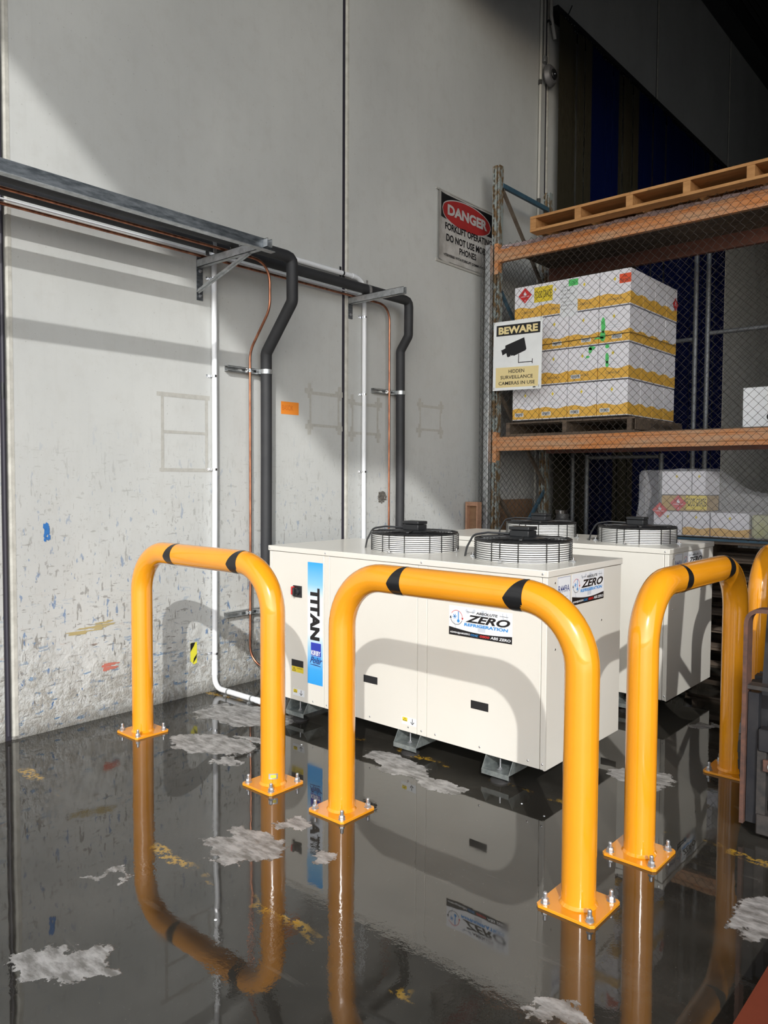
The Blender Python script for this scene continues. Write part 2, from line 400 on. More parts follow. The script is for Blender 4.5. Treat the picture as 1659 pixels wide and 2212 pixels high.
wl = thing('wall_left', (D, 0, 0), 'long grey precast concrete wall scuffed with blue and dark marks', kind='structure')
joints = [-12, -7.1, -3.7, -.88, 1.932, 4.772, 8.15, 11.375, 14.64, 18.0, 21.3, 24.2]
g = .015; ch = .016
for i in range(len(joints)-1):
    a, b = joints[i]+g, joints[i+1]-g
    prof = [(D-.16,a),(D-ch,a),(D,a+ch*1.3),(D,b-ch*.4),(D-ch*.4,b),(D-.16,b)]
    m = MB(); k = len(prof)
    vs = [(x,y,0) for x,y in prof]+[(x,y,9.75) for x,y in prof]
    m.add(vs, [tuple(range(k-1,-1,-1)), tuple(range(k,2*k))]+[(j,(j+1)%k,(j+1)%k+k,j+k) for j in range(k)])
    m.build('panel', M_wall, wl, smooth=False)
for y in joints[1:-1]:
    MB().box(D-.1, D-.005, y-g, y+g, 0, 9.75).build('joint_sealant', M_seal, wl, smooth=False)
    mm = MB().add([(D-ch+.0005,y+g,0.02),(D+.0012,y+g+ch*1.3,0.02),(D+.0012,y+g+ch*1.3+.022,.02),(D-ch+.0005,y+g,9.7),(D+.0012,y+g+ch*1.3,9.7),(D+.0012,y+g+ch*1.3+.022,9.7)],
                  [(0,1,4,3),(1,2,5,4)]); mm.build('arris_strip', M_chamf, wl, smooth=False)
# the joint at the photograph's left edge holds a black service hose
hose = thing('rubber_hose', (D+.012, 1.935, 0), 'black rubber hose running up the wall joint at the left', 'hose')
MB().tube([(D-.002,1.933,.03),(D-.001,1.932,2.2),(D-.002,1.933,4.5),(D-.002,1.932,9.2)], .0105, 10).build('hose', M_seal, hose)
MB().lathe([(.0,0),(.012,0),(.013,.03),(.013,.07),(.012,.10),(0,.10)], (D-.003,1.932,2.02), 14).build('sleeve', M_blackp, hose)

wb = MB().box(D-.2, 2.4, 24, 24.2, 0, 9.75).build('wall_added_back', M_dark, smooth=False, kind='structure')  # unseen back wall, added to close the interior off from light
wr = MB().box(8.0, 8.2, 3.2, 8.2, 0, 9.75).box(2.2, 2.4, 8.2, 24, 0, 9.75).box(2.2, 8.2, 8.2, 8.4, 0, 9.75).build('wall_added_right', M_dark, smooth=False, kind='structure')  # unseen side walls and partition added to dim light reaching the rack
# unseen header added over the warehouse mouth to darken the wall deep inside: in front of it only the canopy covers the yard
MB().box(D, 8.2, 5.6, 5.75, 6.45, 9.75).build('wall_added_header', M_dark, smooth=False, kind='structure')
# corrugated roof on an eave beam; its open edge crosses the yard behind the camera and throws the slanting shade line on the wall
def edge_y(x): return -6.27-.2*(x-2.81) if x < 4.95 else -5.8  # unseen edge shaped for the light: its jog keeps sun on the rear unit
m = MB(); nx = 150; x0, x1 = D-.3, 8.6
vs = []; fs = []
for i in range(nx*2+1):
    x = x0+(x1-x0)*i/(nx*2); z = 9.75+(.04 if i % 2 else 0)
    vs += [(x, edge_y(x), z), (x, 24.2, z)]
for i in range(nx*2): fs.append((2*i, 2*i+1, 2*i+3, 2*i+2))
k = len(vs); vs += [(x0, edge_y(x0), 9.86), (4.94, edge_y(4.94), 9.86), (4.94, -5.8, 9.86), (x1, -5.8, 9.86), (x1,24.2,9.86), (x0,24.2,9.86)]
fs.append((k,k+1,k+2,k+3,k+4,k+5))
m.add(vs, fs).build('ceiling', M_roof, smooth=False, kind='structure')
MB().box(D+.002, D+.30, -4.6, 24, 9.42, 9.74).build('trim_1', M_roof, smooth=False, kind='structure')
for y in (6, 12.5, 19): MB().box(D+.3, 8, y, y+.2, 9.15, 9.7).build('trim_2', M_roof, smooth=False, kind='structure')

# ------------------------------------------------------------------ yellow hoops
def make_hoop():
    t = thing('bollard_hoop', (0,0,0)); R = .25; H = 1.125; L = 1.22; rr = .0635
    path = [(0,0,.012),(0,0,.4),(0,0,H-R)] + arc((R,0,H-R), -X_, Z_, R, 0, PI/2, 12)[1:] + [(L/2,0,H)] + arc((L-R,0,H-R), Z_, X_, R, 0, PI/2, 12) + [(L,0,.4),(L,0,.012)]
    MB().tube(path, rr, 40).build('hoop_pipe', M_yel, t)
    for x in (0, L):
        c = .012; h = .115
        pts = [(-h+c,-h),(h-c,-h),(h,-h+c),(h,h-c),(h-c,h),(-h+c,h),(-h,h-c),(-h,-h+c)]
        MB().prism(pts, (x,0,.012), X_, Y_, .012).build('base_plate', M_yel, t, bevel=.0015)
        MB().lathe([(.0635,.012),(.0715,.0125),(.066,.020),(.0635,.024)], (x,0,0), 32).build('weld_bead', M_yel, t)
        for sx in (-1,1):
            for sy in (-1,1):
                bx, by = x+sx*.088, sy*.088
                a = MB().lathe([(0,.012),(.017,.012),(.017,.0145),(0,.0145)], (bx,by,0), 20)
                a.lathe([(0,.0145),(.0135,.0145),(.0140,.017),(.0140,.028),(.0125,.031),(0,.031)], (bx,by,0), 6, phase=rnd.random())
                a.lathe([(0,.03),(.0078,.03),(.0082,.050),(.0062,.054),(0,.055)], (bx,by,0), 14)
                a.build('anchor_bolt', M_zinc, t, sharp=25)
    # black chevron marks wrapped round the bar
    def mark(x0, w):
        # arrow whose point faces the left leg; th=0 is the -Y side, positive towards the top
        m = MB(); n = 36; ths = [math.radians(-125+235*i/n) for i in range(n+1)]; vs = []
        for th in ths:
            d = (th-math.radians(-8)); up = math.radians(110+8); dn = math.radians(117)
            f_ = 1-(d/up if d > 0 else -d/dn*.55)
            fr = 1-max(0, -d-math.radians(40))/math.radians(95)
            xl = x0+w-(w+.030)*max(f_, 0); xr = x0+w*(1 if d > -math.radians(40) else fr)
            if xr < xl+.0003: xr = xl+.0003
            for x in (xl, xr):
                vs.append((x, -(rr+.0007)*math.cos(th), H+(rr+.0007)*math.sin(th)))
        m.add(vs, [(2*i,2*i+1,2*i+3,2*i+2) for i in range(n)]).build('black_mark', M_black, t)
    mark(.355, .045); mark(.945, .055)
    return t
hoop0 = make_hoop()
HG = 'yellow pipe protection hoops'
def hoop(x, y, rz, label, first=False):
    o = hoop0 if first else copy_tree(hoop0)
    o.location = (x, y, 0); o.rotation_euler = (0,0,rz); tag(o, label, 'bollard', HG); return o
hoop(-2.50, 2.567, 0, 'yellow pipe hoop in front of the near condensing unit, nearest the camera', True)
h1 = hoop(-4.20, 2.555, 0, 'yellow pipe hoop standing closest to the scuffed concrete wall')
hoop(-1.272, 3.097, PI/2, 'yellow pipe hoop running away beside the open ends of the units')
hoop(-1.285, 4.80, PI/2, 'yellow pipe hoop half hidden behind the dark forklift mast')
# a small maker's sticker at the foot of the wall hoop's right leg
so = thing('foot_sticker', (-2.93,2.50,.07), 'small silver and yellow sticker at the foot of the wall-side hoop', 'sticker')
def wrap(name, mat, parent, cx, cy, rad, a0, a1, z0, z1, n=8):
    m = MB(); vs = []
    for i in range(n+1):
        a = a0+(a1-a0)*i/n
        vs += [(cx+rad*math.cos(a), cy+rad*math.sin(a), z0), (cx+rad*math.cos(a), cy+rad*math.sin(a), z1)]
    return m.add(vs, [(2*i,2*i+2,2*i+3,2*i+1) for i in range(n)]).build(name, mat, parent)
wrap('backing', M_galv, so, -2.98, 2.555, .0642, math.radians(-60), math.radians(-18), .05, .078)
wrap('band', M_ylab, so, -2.98, 2.555, .0646, math.radians(-52), math.radians(-26), .056, .072)

# ------------------------------------------------------------------ condensing units
XE, YF, UL, UW, ZB, ZT = -1.862, 3.351, 2.079, .8485, .128, 1.123
def logo(parent, o, u, v, w, h):
    o = Vector(o)
    s = plate('company_sticker', M_white, parent, o, u, v, w, h)
    P = lambda a, b: o+u*(a*w)+v*(b*h)
    # faint grey tool pattern
    for (a, b, cw, chh, rot) in ((.30,.86,.035,.16,.8),(.40,.88,.035,.16,-.8),(.55,.84,.045,.22,0),(.60,.86,.02,.16,0),(.86,.82,.014,.26,.15),(.92,.80,.012,.3,.12),(.53,.34,.12,.22,0),(.10,.35,.012,.3,.4)):
        c_, s_ = math.cos(rot), math.sin(rot)
        pts = [((a*w+(x*c_-y*s_)), (b*h+(x*s_+y*c_))) for x, y in ((-cw*w/2,-chh*h/2),(cw*w/2,-chh*h/2),(cw*w/2,chh*h/2),(-cw*w/2,chh*h/2))]
        pts = [(min(max(x,0),w), min(max(y,0),h)) for x, y in pts]
        poly('faint_pattern', M_pale, s, pts, o, u, v, .0009)
    n_ = 14; pts = [(0,0),(w,0)]+[(w*(1-i/n_), h*(.30*(1-i/n_)**2+.02+.12*(i/n_)+.12*(i/n_)**3)) for i in range(n_+1)]
    pts = [(0,0),(w,0)]+[(w*(1-i/n_), h*(.24-.30*math.sin(PI*(i/n_)*.97)*.30+.05*(i/n_)-.02*0)) for i in range(n_+1)]
    poly('black_footer', M_ink, s, pts, o, u, v, .0010)
    def arcs(mat, a0, a1, R, th):
        n = 14; q = []
        for i in range(n+1):
            a = a0+(a1-a0)*i/n; q.append((.125*w+R*math.cos(a), .61*h+R*math.sin(a)))
        for i in range(n, -1, -1):
            a = a0+(a1-a0)*i/n; q.append((.125*w+(R-th)*math.cos(a), .61*h+(R-th)*math.sin(a)))
        m = MB(); nn = u.cross(v)
        vs = [o+u*x+v*y+nn*.0011 for x, y in q]; kk = 2*n+1
        m.add(vs, [(i, i+1, kk-i-1, kk-i) for i in range(n)]).build('ring_arrow', mat, s, smooth=False)
    arcs(M_red, -.1, 2.6, .10*w, .007*w); arcs(M_ink, 3.2, 5.9, .10*w, .007*w)
    poly('arrow_tip', M_red, s, [(.205*w,.62*h),(.24*w,.62*h),(.222*w,.53*h)][::-1], o, u, v, .0011)
    poly('arrow_tip', M_ink, s, [(.01*w,.57*h),(.045*w,.57*h),(.027*w,.66*h)], o, u, v, .0011)
    for k in range(3):
        a = k*PI/3+.2; dx, dy = math.cos(a)*.035*w, math.sin(a)*.035*w; px, py = -dy*.14, dx*.14
        poly('snowflake', M_sky, s, [(.095*w-dx-px,.64*h-dy-py),(.095*w+dx-px,.64*h+dy-py),(.095*w+dx+px,.64*h+dy+py),(.095*w-dx+px,.64*h-dy+py)], o, u, v, .0011)
    poly('thermometer', M_sky, s, [(.148*w,.52*h),(.162*w,.52*h),(.162*w,.82*h),(.148*w,.82*h)], o, u, v, .0011)
    poly('thermometer', M_sky, s, ell(.155*w,.50*h,.022*w,.022*w,16), o, u, v, .0012)
    text('lettering', 'ABSOLUTE', M_ink, s, P(.44,.80), u, v, .34*w, .085*h, .03, .15, .0013)
    for a in (.29, .81): poly('rule', M_ink, s, [(a*w,.845*h),((a+.13)*w,.845*h),((a+.13)*w,.857*h),(a*w,.857*h)], o, u, v, .0012)
    text('lettering', 'ZERO', M_ink, s, P(.27,.50), u, v, .70*w, .26*h, .035, .35, .0013)
    text('lettering', 'REFRIGERATION', M_sky, s, P(.25,.365), u, v, .69*w, .105*h, .045, .1, .0013)
    text('lettering', 'ADMIN@ABSZERO', M_white, s, P(.02,.055), u, v, .33*w, .075*h, .02, 0, .0014)
    text('lettering', '.CO.NZ', M_sky, s, P(.355,.055), u, v, .12*w, .075*h, .02, 0, .0014)
    text('lettering', '0800', M_red, s, P(.505,.055), u, v, .15*w, .08*h, .02, .15, .0014)
    text('lettering', 'ABS ZERO', M_white, s, P(.67,.055), u, v, .31*w, .09*h, .025, .15, .0014)
    return s

def fan(parent, cx, cy):
    zb = ZT+.002; R = .272; m = MB()
    for i in range(9):
        z = zb+.008+i*.0118
        m.tube([(cx+R*math.cos(a), cy+R*math.sin(a), z) for a in [2*PI*j/48 for j in range(48)]], .0021, 5, closed=True)
    for k in range(9):
        rr = .262-k*.018
        m.tube([(cx+rr*math.cos(a), cy+rr*math.sin(a), zb+.110+.0006*k) for a in [2*PI*j/40 for j in range(40)]], .0018, 4, closed=True)
    m.tube([(cx+(R-.004)*math.cos(a), cy+(R-.004)*math.sin(a), zb+.110) for a in [2*PI*j/48 for j in range(48)]], .006, 6, closed=True)
    angs = [math.radians(q) for q in (8,40,72,104,136,168,200,232,264,275,296,328,345)]
    for a in angs:
        c, s_ = math.cos(a), math.sin(a)
        m.tube([(cx+c*(R+.004), cy+s_*(R+.004), zb+.002), (cx+c*(R+.004), cy+s_*(R+.004), zb+.100), (cx+c*(R-.010), cy+s_*(R-.010), zb+.113), (cx+c*.11, cy+s_*.11, zb+.116)], .0030, 6)
    fg = m.build('fan_guard', M_wire, parent)
    MB().lathe([(.2675,0),(.2675,.099),(.264,.102),(.256,.099),(.256,0)], (cx,cy,zb), 64).build('shroud', M_shroud, fg)
    MB().lathe([(0,.020),(.2535,.020),(.2535,.023),(0,.023)], (cx,cy,zb), 40).build('throat_shade_disc', M_blackp, fg)  # black disc added to paint the darkness inside the guard
    MB().lathe([(0,.106),(.125,.106),(.135,.111),(.125,.118),(.09,.124),(0,.126)], (cx,cy,zb), 40).build('hub_cover', M_blackp, fg)
    for k in range(4):
        a = math.radians(28+90*k); c, s_ = math.cos(a), math.sin(a)
        MB().bar((cx+c*.06,cy+s_*.06,zb+.122), (cx+c*.235,cy+s_*.235,zb+.120), .020, .010).build('stay_arm', M_blackp, fg, bevel=.003)
    for k in range(5):
        a = 2*PI*k/5+.3; q = MB()
        p = [(.07,-.03,.05),(.24,-.10,.075),(.245,.07,.035),(.07,.03,.03)]
        vs = [(cx+x*math.cos(a)-y*math.sin(a), cy+x*math.sin(a)+y*math.cos(a), zb+z) for x,y,z in p]
        vs += [(x,y,z-.004) for x,y,z in vs]
        q.add(vs, [(0,1,2,3),(7,6,5,4),(0,4,5,1),(1,5,6,2),(2,6,7,3),(3,7,4,0)]).build('fan_blade', M_blackp, fg)
    b = MB().box(cx-.062,cx+.062,cy-.045,cy+.045,zb+.124,zb+.158)
    b.build('motor_box', M_blackp, fg, bevel=.004)
    MB().box(cx-.065,cx+.065,cy-.048,cy+.048,zb+.160,zb+.180).build('box_lid', M_blackp, fg, bevel=.005)
    a = math.radians(200); c, s_ = math.cos(a), math.sin(a)
    MB().tube(fillet([(cx-.06,cy-.01,zb+.135),(cx+c*.20,cy+s_*.20,zb+.140),(cx+c*.285,cy+s_*.285,zb+.125),(cx+c*.325,cy+s_*.325,zb+.05),(cx+c*.335,cy+s_*.335,zb-.002)], .05), .006, 8).build('cable', M_blackp, fg)
    for aa in (196, 277, 10, 100):
        a = math.radians(aa); px, py = cx+math.cos(a)*.293, cy+math.sin(a)*.293
        q = MB().obox((cx+math.cos(a)*.288, cy+math.sin(a)*.288, zb+.002), (math.cos(a)*.018, math.sin(a)*.018, 0), (-math.sin(a)*.010, math.cos(a)*.010, 0), (0,0,.002))
        q.lathe([(0,.004),(.009,.004),(.009,.009),(0,.009)], (px,py,zb), 6); q.lathe([(0,.009),(.004,.009),(.004,.022),(0,.022)], (px,py,zb), 8)
        q.build('guard_clip', M_chrome, fg)
    return fg

FRONT_LOGO = []
def unit():
    t = thing('condensing_unit', (XE-UL/2, YF+UW/2, 0)); xl = XE-UL; yb = YF+UW; lid = .034
    zt = ZT-lid
    # carcass set in from the skins
    MB().box(xl+.012, XE-.012, YF+.012, yb-.012, ZB+.004, ZT-.01).build('carcass', M_cream, t, smooth=False)
    def skin(x0, x1, nm='front_panel'): return MB().box(x0, x1, YF, YF+.0115, ZB, zt-.002).build(nm, M_cream, t, bevel=.002)
    skin(xl+.003, xl+.026, 'corner_post'); skin(xl+.0285, -3.4215); skin(-3.4185, -3.374, 'seam_strip'); skin(-3.3715, -2.676); skin(-2.673, -2.607, 'seam_strip')
    skin(-2.6045, -1.894); skin(-1.8905, XE-.0005, 'corner_post')
    MB().box(XE-.0115, XE, YF+.0015, yb-.001, ZB-.004, zt-.002).build('end_panel', M_cream, t, bevel=.002)
    MB().box(xl, xl+.0115, YF+.0015, yb-.001, ZB, zt-.002).build('end_panel', M_cream, t, bevel=.002)
    MB().box(xl+.012, XE-.012, yb-.0115, yb, ZB, zt-.002).build('back_panel', M_cream, t, bevel=.002)
    l = MB().box(xl-.006, XE+.006, YF-.006, yb+.006, ZT-lid, ZT).build('lid', M_cream, t, bevel=.0035)
    # screws
    sc = [(-3.93,1.105),(-3.405,1.105),(-2.644,1.105),(-1.885,1.105),(-3.52,.150),(-3.397,.150),(-3.031,.156),(-2.735,.156),(-2.64,.155),(-2.543,.157),(-2.249,.157),(-1.959,.157),(-1.877,.157)]
    for (x, z) in sc:
        yy = YF-.006 if z > 1.1 else YF
        MB().lathe([(0,.003),(.003,.0035),(.0055,.002),(.006,0),(.006,-.002)][::-1], (x,yy,z), 10, -Y_).build('screw', M_chrome, t)
    for (y, z) in ((YF+.075,1.055),(YF+.60,.80),(YF+.085,.72)):
        MB().lathe([(.006,-.002),(.006,0),(.0055,.002),(.003,.0035),(0,.003)], (XE,y,z), 10, X_).build('screw', M_chrome, t)
    # recessed black hand grips
    for (x0, z0) in ((-3.717,.353),(-3.079,.360),(-2.304,.357)):
        m = MB(); x1, z1, y0 = x0+.104, z0+.037, YF-.0015
        m.box(x0-.003,x1+.003,y0,YF+.0002,z0-.003,z0); m.box(x0-.003,x1+.003,y0,YF+.0002,z1,z1+.003)
        m.box(x0-.003,x0,y0,YF+.0002,z0,z1); m.box(x1,x1+.003,y0,YF+.0002,z0,z1)
        m.add([(x0,y0+.0005,z0),(x1,y0+.0005,z0),(x1,YF-.0003,z1),(x0,YF-.0003,z1)], [(0,1,2,3)])
        m.build('hand_grip', M_blackp, t, smooth=False)
    yl = plate('warning_label', M_ylab, t, (-3.719,YF,.313), X_, Z_, .11, .036)
    poly('triangle', M_ink, yl, [(.006,.006),(.038,.006),(.022,.032)], (-3.719,YF,.313), X_, Z_)
    poly('triangle_face', M_ylab, yl, [(.0105,.0085),(.0335,.0085),(.022,.0275)], (-3.719,YF,.313), X_, Z_, .0013)
    text('lettering', 'WARNING', M_ink, yl, (-3.669,YF,.336), X_, Z_, .050, .007)
    for (x0, z0) in ((-3.708,.160),(-2.784,.169)):
        s = plate('arrow_label', M_white, t, (x0,YF,z0), X_, Z_, .108, .044)
        poly('pictogram', M_ylab, s, [(.006,.018),(.042,.018),(.042,.040),(.006,.040)], (x0,YF,z0), X_, Z_)
        poly('triangle', M_ink, s, [(.010,.020),(.038,.020),(.024,.038)], (x0,YF,z0), X_, Z_, .0013)
        poly('triangle_face', M_ylab, s, [(.0145,.0225),(.0335,.0225),(.024,.0345)], (x0,YF,z0), X_, Z_, .0016)
        poly('arrow', M_ink, s, [(.076,.016),(.080,.016),(.080,.040),(.076,.040)], (x0,YF,z0), X_, Z_)
        poly('arrow', M_ink, s, [(.078,.005),(.092,.020),(.089,.022),(.078,.012),(.067,.022),(.064,.020)], (x0,YF,z0), X_, Z_)
    # isolator switch
    sw = MB().box(-3.703,-3.622,YF-.006,YF,.803,.878).build('isolator_switch', M_blackp, t, bevel=.002)
    MB().lathe([(0,.0),(.024,0),(.024,.012),(.020,.020),(0,.020)], (-3.664,YF-.006,.840), 20, -Y_).build('dial', M_blackp, sw)
    MB().obox((-3.668,YF-.032,.842), (.007,0,0), (0,.006,0), (0,0,.026)).build('grip', M_blackp, sw, bevel=.003)
    MB().obox((-3.690,YF-.020,.846), (.006,0,0), (0,.012,0), (0,0,.026)).build('red_guard', M_red, sw, bevel=.003)
    # tall brand sticker, lettering reads downwards
    o = Vector((-3.569,YF,.262)); W, H_ = .137, .777
    s = plate('brand_sticker', M_grad, t, o, X_, Z_, W, H_)
    text('lettering', 'TITAN', M_ink, s, (-3.545,YF,.877), -Z_, X_, .333, .086, .055, 0, .0012)
    poly('logo_block', M_royal, s, [(.030,.182),(.122,.182),(.122,.267),(.030,.267)], (-3.569,YF,.262), X_, Z_, .0009)
    text('lettering', 'KIRBY', M_white, s, (-3.569+.034,YF,.262+.187), X_, Z_, .084, .030, .03, 0, .0016)
    poly('logo_block', M_sky, s, [(.030,.146),(.122,.146),(.122,.178),(.030,.178)], (-3.569,YF,.262), X_, Z_, .0009)
    text('lettering', 'Polar', M_navy, s, (-3.569+.022,YF,.262+.134), X_, Z_, .112, .044, .018, .5, .0018)
    poly('underline', M_navy, s, [(.024,.124),(.120,.120),(.120,.124),(.070,.129),(.024,.127)], (-3.569,YF,.262), X_, Z_, .0014)
    FRONT_LOGO.append(logo(t, (-2.455,YF,.730), X_, Z_, .397, .159))
    logo(t, (XE,YF+.255,.919), Y_, Z_, .367, .163)
    s = plate('refrigerant_sheet', M_white, t, (XE,YF+.100,.930), Y_, Z_, .138, .150)
    m = MB(); a0 = Vector((XE+.0008,YF+.102,.932))
    for (a, b, c, d) in ((0,0,.134,.002),(0,.144,.134,.002),(0,0,.002,.146),(.132,0,.002,.146)):
        m.add([a0+Y_*a+Z_*b, a0+Y_*(a+c)+Z_*b, a0+Y_*(a+c)+Z_*(b+d), a0+Y_*a+Z_*(b+d)], [(0,1,2,3)])
    m.build('border', M_navy, s, smooth=False)
    text('lettering', 'R449A', M_navy, s, (XE,YF+.110,1.000), Y_, Z_, .118, .036, .01)
    for k in range(3): poly('small_print', M_pale, s, [(.03,.012+k*.016),(.11,.012+k*.016),(.11,.017+k*.016),(.03,.017+k*.016)], (XE,YF+.100,.930), Y_, Z_)
    # galvanised feet
    for yf, sg in ((YF,-1),(yb,1)):
        for x in (-3.66,-2.737,-2.133):
            Yc = lambda d: yf+sg*d
            m = MB(); lo, hi = x-.083, x+.083
            def bx(a,b,c,d,e,f_): m.box(a,b,min(c,d),max(c,d),e,f_)
            bx(lo,hi,Yc(.028),Yc(-.15),.058,.061); bx(lo,hi,Yc(.028),Yc(.031),.036,.062)
            for xx in (lo, hi-.003):
                pl = [(Yc(.028),.061),(Yc(-.012),.127),(Yc(-.19),.127),(Yc(-.15),.061)]
                vs = [(xx,a,b) for a,b in pl]+[(xx+.003,a,b) for a,b in pl]
                m.add(vs, [(3,2,1,0),(4,5,6,7),(0,1,5,4),(1,2,6,5),(2,3,7,6),(3,0,4,7)])
            ft = m.build('mounting_foot', M_foot, t, smooth=False)
            m = MB().lathe([(0,.012),(.005,.012),(.005,.118),(0,.118)], (x,Yc(-.022),0), 10)
            m.lathe([(0,.061),(.017,.061),(.017,.065),(0,.065)], (x,Yc(-.022),0), 4, phase=PI/4); m.lathe([(0,.065),(.0095,.065),(.0095,.074),(0,.074)], (x,Yc(-.022),0), 6)
            m.build('levelling_bolt', M_zinc, ft)
            MB().lathe([(0,0),(.052,0),(.053,.008),(.040,.016),(.016,.022),(.012,.036),(0,.036)], (x,Yc(-.022),0), 24).build('rubber_pad', M_rubber, ft)
    fan(t, -3.04, YF+.424); fan(t, -2.257, YF+.424)
    return t
UG = 'cream refrigeration condensing units'
u1 = unit(); tag(u1, 'cream condensing unit in front, tall blue sticker on its long side', 'condensing unit', UG)
u2 = copy_tree(u1, None, FRONT_LOGO); u2.location = u1.location+Vector((-.0118,1.6003,0)); tag(u2, 'cream condensing unit standing behind, nearer the wire mesh cage', 'condensing unit', UG)

# ------------------------------------------------------------------ pipework on the wall
def clip(parent, y, z, r=.020, off=.030):
    x = D+off; m = MB()
    m.tube([(x+(r+.001)*math.cos(a), y+(r+.001)*math.sin(a), z) for a in [2*PI*j/20 for j in range(20)]], [.001]*20, 4, closed=True) if False else None
    m.lathe([(r,0),(r+.0025,0),(r+.0025,.016),(r,.016)], (x,y,z), 20)
    m.box(D, D+.004, y-r-.028, y+.005, z-.002, z+.018); m.lathe([(0,0),(.006,0),(.006,.006),(0,.006)], (D+.004,y-r-.016,z+.008), 8, X_)
    return m.build('pipe_clip', M_chrome, parent)
SG = 'white drain conduits on the wall'
c1 = thing('drain_conduit', (D+.03,3.405,0), 'white conduit down the wall left of the copper pipe, turning out along the floor', 'conduit', SG)
p = fillet([(D+.03,3.405,3.283),(D+.03,3.405,1.6),(D+.03,3.395,.030),(-4.085,3.395,.030),(-3.99,3.42,.030),(-3.97,3.45,.20)], .09, 8)
MB().tube(p, .0195, 18).build('pipe', M_pvc, c1)
MB().lathe([(.0225,0),(.0225,.105),(.0195,.108)], (D+.03,3.396,.125), 18).build('socket', M_pvc, c1)
MB().lathe([(.0225,0),(.0225,.045)], (-4.135,3.395,.030), 18, X_).build('socket', M_pvc, c1)
for z in (2.99, 2.295, 1.622, .275): clip(c1, 3.40, z)
for x in (-4.455, -4.19):
    MB().lathe([(.0197,0),(.022,0),(.022,.014),(.0197,.014)], (x,3.395,.030), 20, X_).box(x,x+.014,3.355,3.376,.0,.012).build('pipe_clip', M_galv, c1)
c2 = thing('drain_conduit', (D+.03,5.005,0), 'white conduit level along the wall above the black pipes, then dropping behind the units', 'conduit', SG)
MB().tube(fillet([(D+.03,-2.5,3.305),(D+.03,3.4,3.305),(D+.03,5.0,3.305),(D+.03,5.0,1.6),(D+.03,5.01,.05)], .13, 10), .0195, 18).build('pipe', M_pvc, c2)
MB().lathe([(.0225,0),(.0225,.04)], (D+.03,4.84,3.305), 18, Y_).build('socket', M_pvc, c2)
for z in (2.972, 2.30, 1.622): clip(c2, 5.002, z)
for y in (.9, 2.2, 4.10, 4.72):
    MB().lathe([(.0197,0),(.0225,0),(.0225,.014),(.0197,.014)], (D+.03,y,3.305), 20, Y_).box(D,D+.005,y-.003,y+.017,3.245,3.365).build('saddle_clip', M_blackp, c2)
c3 = thing('level_conduit', (D+.03,1,3.165), 'thin white conduit between the lowest copper pipe and black lagged pipe', 'conduit')
MB().tube([(D+.022,-2.5,3.166),(D+.022,4.92,3.166)], .006, 10).build('pipe', M_pvc, c3)

BG = 'black lagged suction pipes'
ba = thing('lagged_pipe', (-4.255,3.84,0), 'thick black lagged pipe, nearer one, dropping left of the orange note', 'pipe', BG)
def lag(parent, pts, r, R=.06):
    MB().tube(fillet(pts, R, 3), r, 26).build('lagging', M_foam, parent)
lag(ba, [(-4.255,-2.5,3.176),(-4.255,3.836,3.176),(-4.255,3.838,2.862),(-4.553,3.842,2.517),(-4.553,3.842,1.7),(-4.553,3.835,.30),(-4.50,3.80,.12),(-4.05,3.60,.16),(-3.95,3.55,.18)], .043, .055)
bb = thing('lagged_pipe', (-4.457,5.43,0), 'thick black lagged pipe, farther one, dropping right of the wall joint', 'pipe', BG)
lag(bb, [(-4.457,-2.5,3.172),(-4.457,5.427,3.172),(-4.457,5.425,2.860),(-4.553,5.428,2.735),(-4.553,5.436,1.7),(-4.553,5.43,.3),(-4.45,5.38,.16),(-3.95,5.25,.2)], .041, .055)
CG = 'bare copper liquid pipes'
ca = thing('copper_pipe', (-4.353,3.71,0), 'copper pipe bending down beside the nearer black lagged pipe', 'pipe', CG)
MB().tube(fillet([(-4.353,-2.5,3.133),(-4.353,3.708,3.133),(-4.353,3.708,2.80),(-4.587,3.713,2.52),(-4.587,3.713,.9),(-4.587,3.708,.20),(-4.43,3.76,.105),(-3.97,3.60,.14)], .19, 9), .0095, 14).build('tube', M_cop, ca)
cb = thing('copper_pipe', (-4.58,5.31,0), 'copper pipe lowest along the wall, dropping beside the farther black lagged pipe', 'pipe', CG)
MB().tube(fillet([(-4.583,-2.5,3.128),(-4.583,5.310,3.128),(-4.585,5.310,2.80),(-4.585,5.318,.6),(-4.50,5.30,.2),(-3.97,5.2,.2)], .17, 9), .0095, 14).build('tube', M_cop, cb)

# cable tray edge and brackets
tr = thing('steel_angle_rail', (-3.9,0,3.04), 'long galvanised angle rail on the bracket tips along the pipes', 'rail')
MB().box(-3.914,-3.909,-2.5,3.343,3.040,3.118).build('upright_flange', M_galvd, tr, smooth=False)
MB().box(-3.914,-3.870,-2.5,3.343,3.034,3.0395).build('bottom_flange', M_galv, tr, smooth=False)
def channel(m, p0, p1, w, h, t=.003, lip=True):
    """strut channel along X or Z with its open side up (or out)"""
    p0, p1 = Vector(p0), Vector(p1); d = (p1-p0).normalized()
    up = Z_ if abs(d.z) < .5 else X_; s = d.cross(up).normalized(); 
    m.bar(p0-up*(h/2), p1-up*(h/2), w, t, up)
    for k in (-1,1):
        m.bar(p0+s*k*(w/2), p1+s*k*(w/2), t, h, up)
        if lip: m.bar(p0+s*k*(w/2-.006)+up*(h/2), p1+s*k*(w/2-.006)+up*(h/2), .010, t, up)
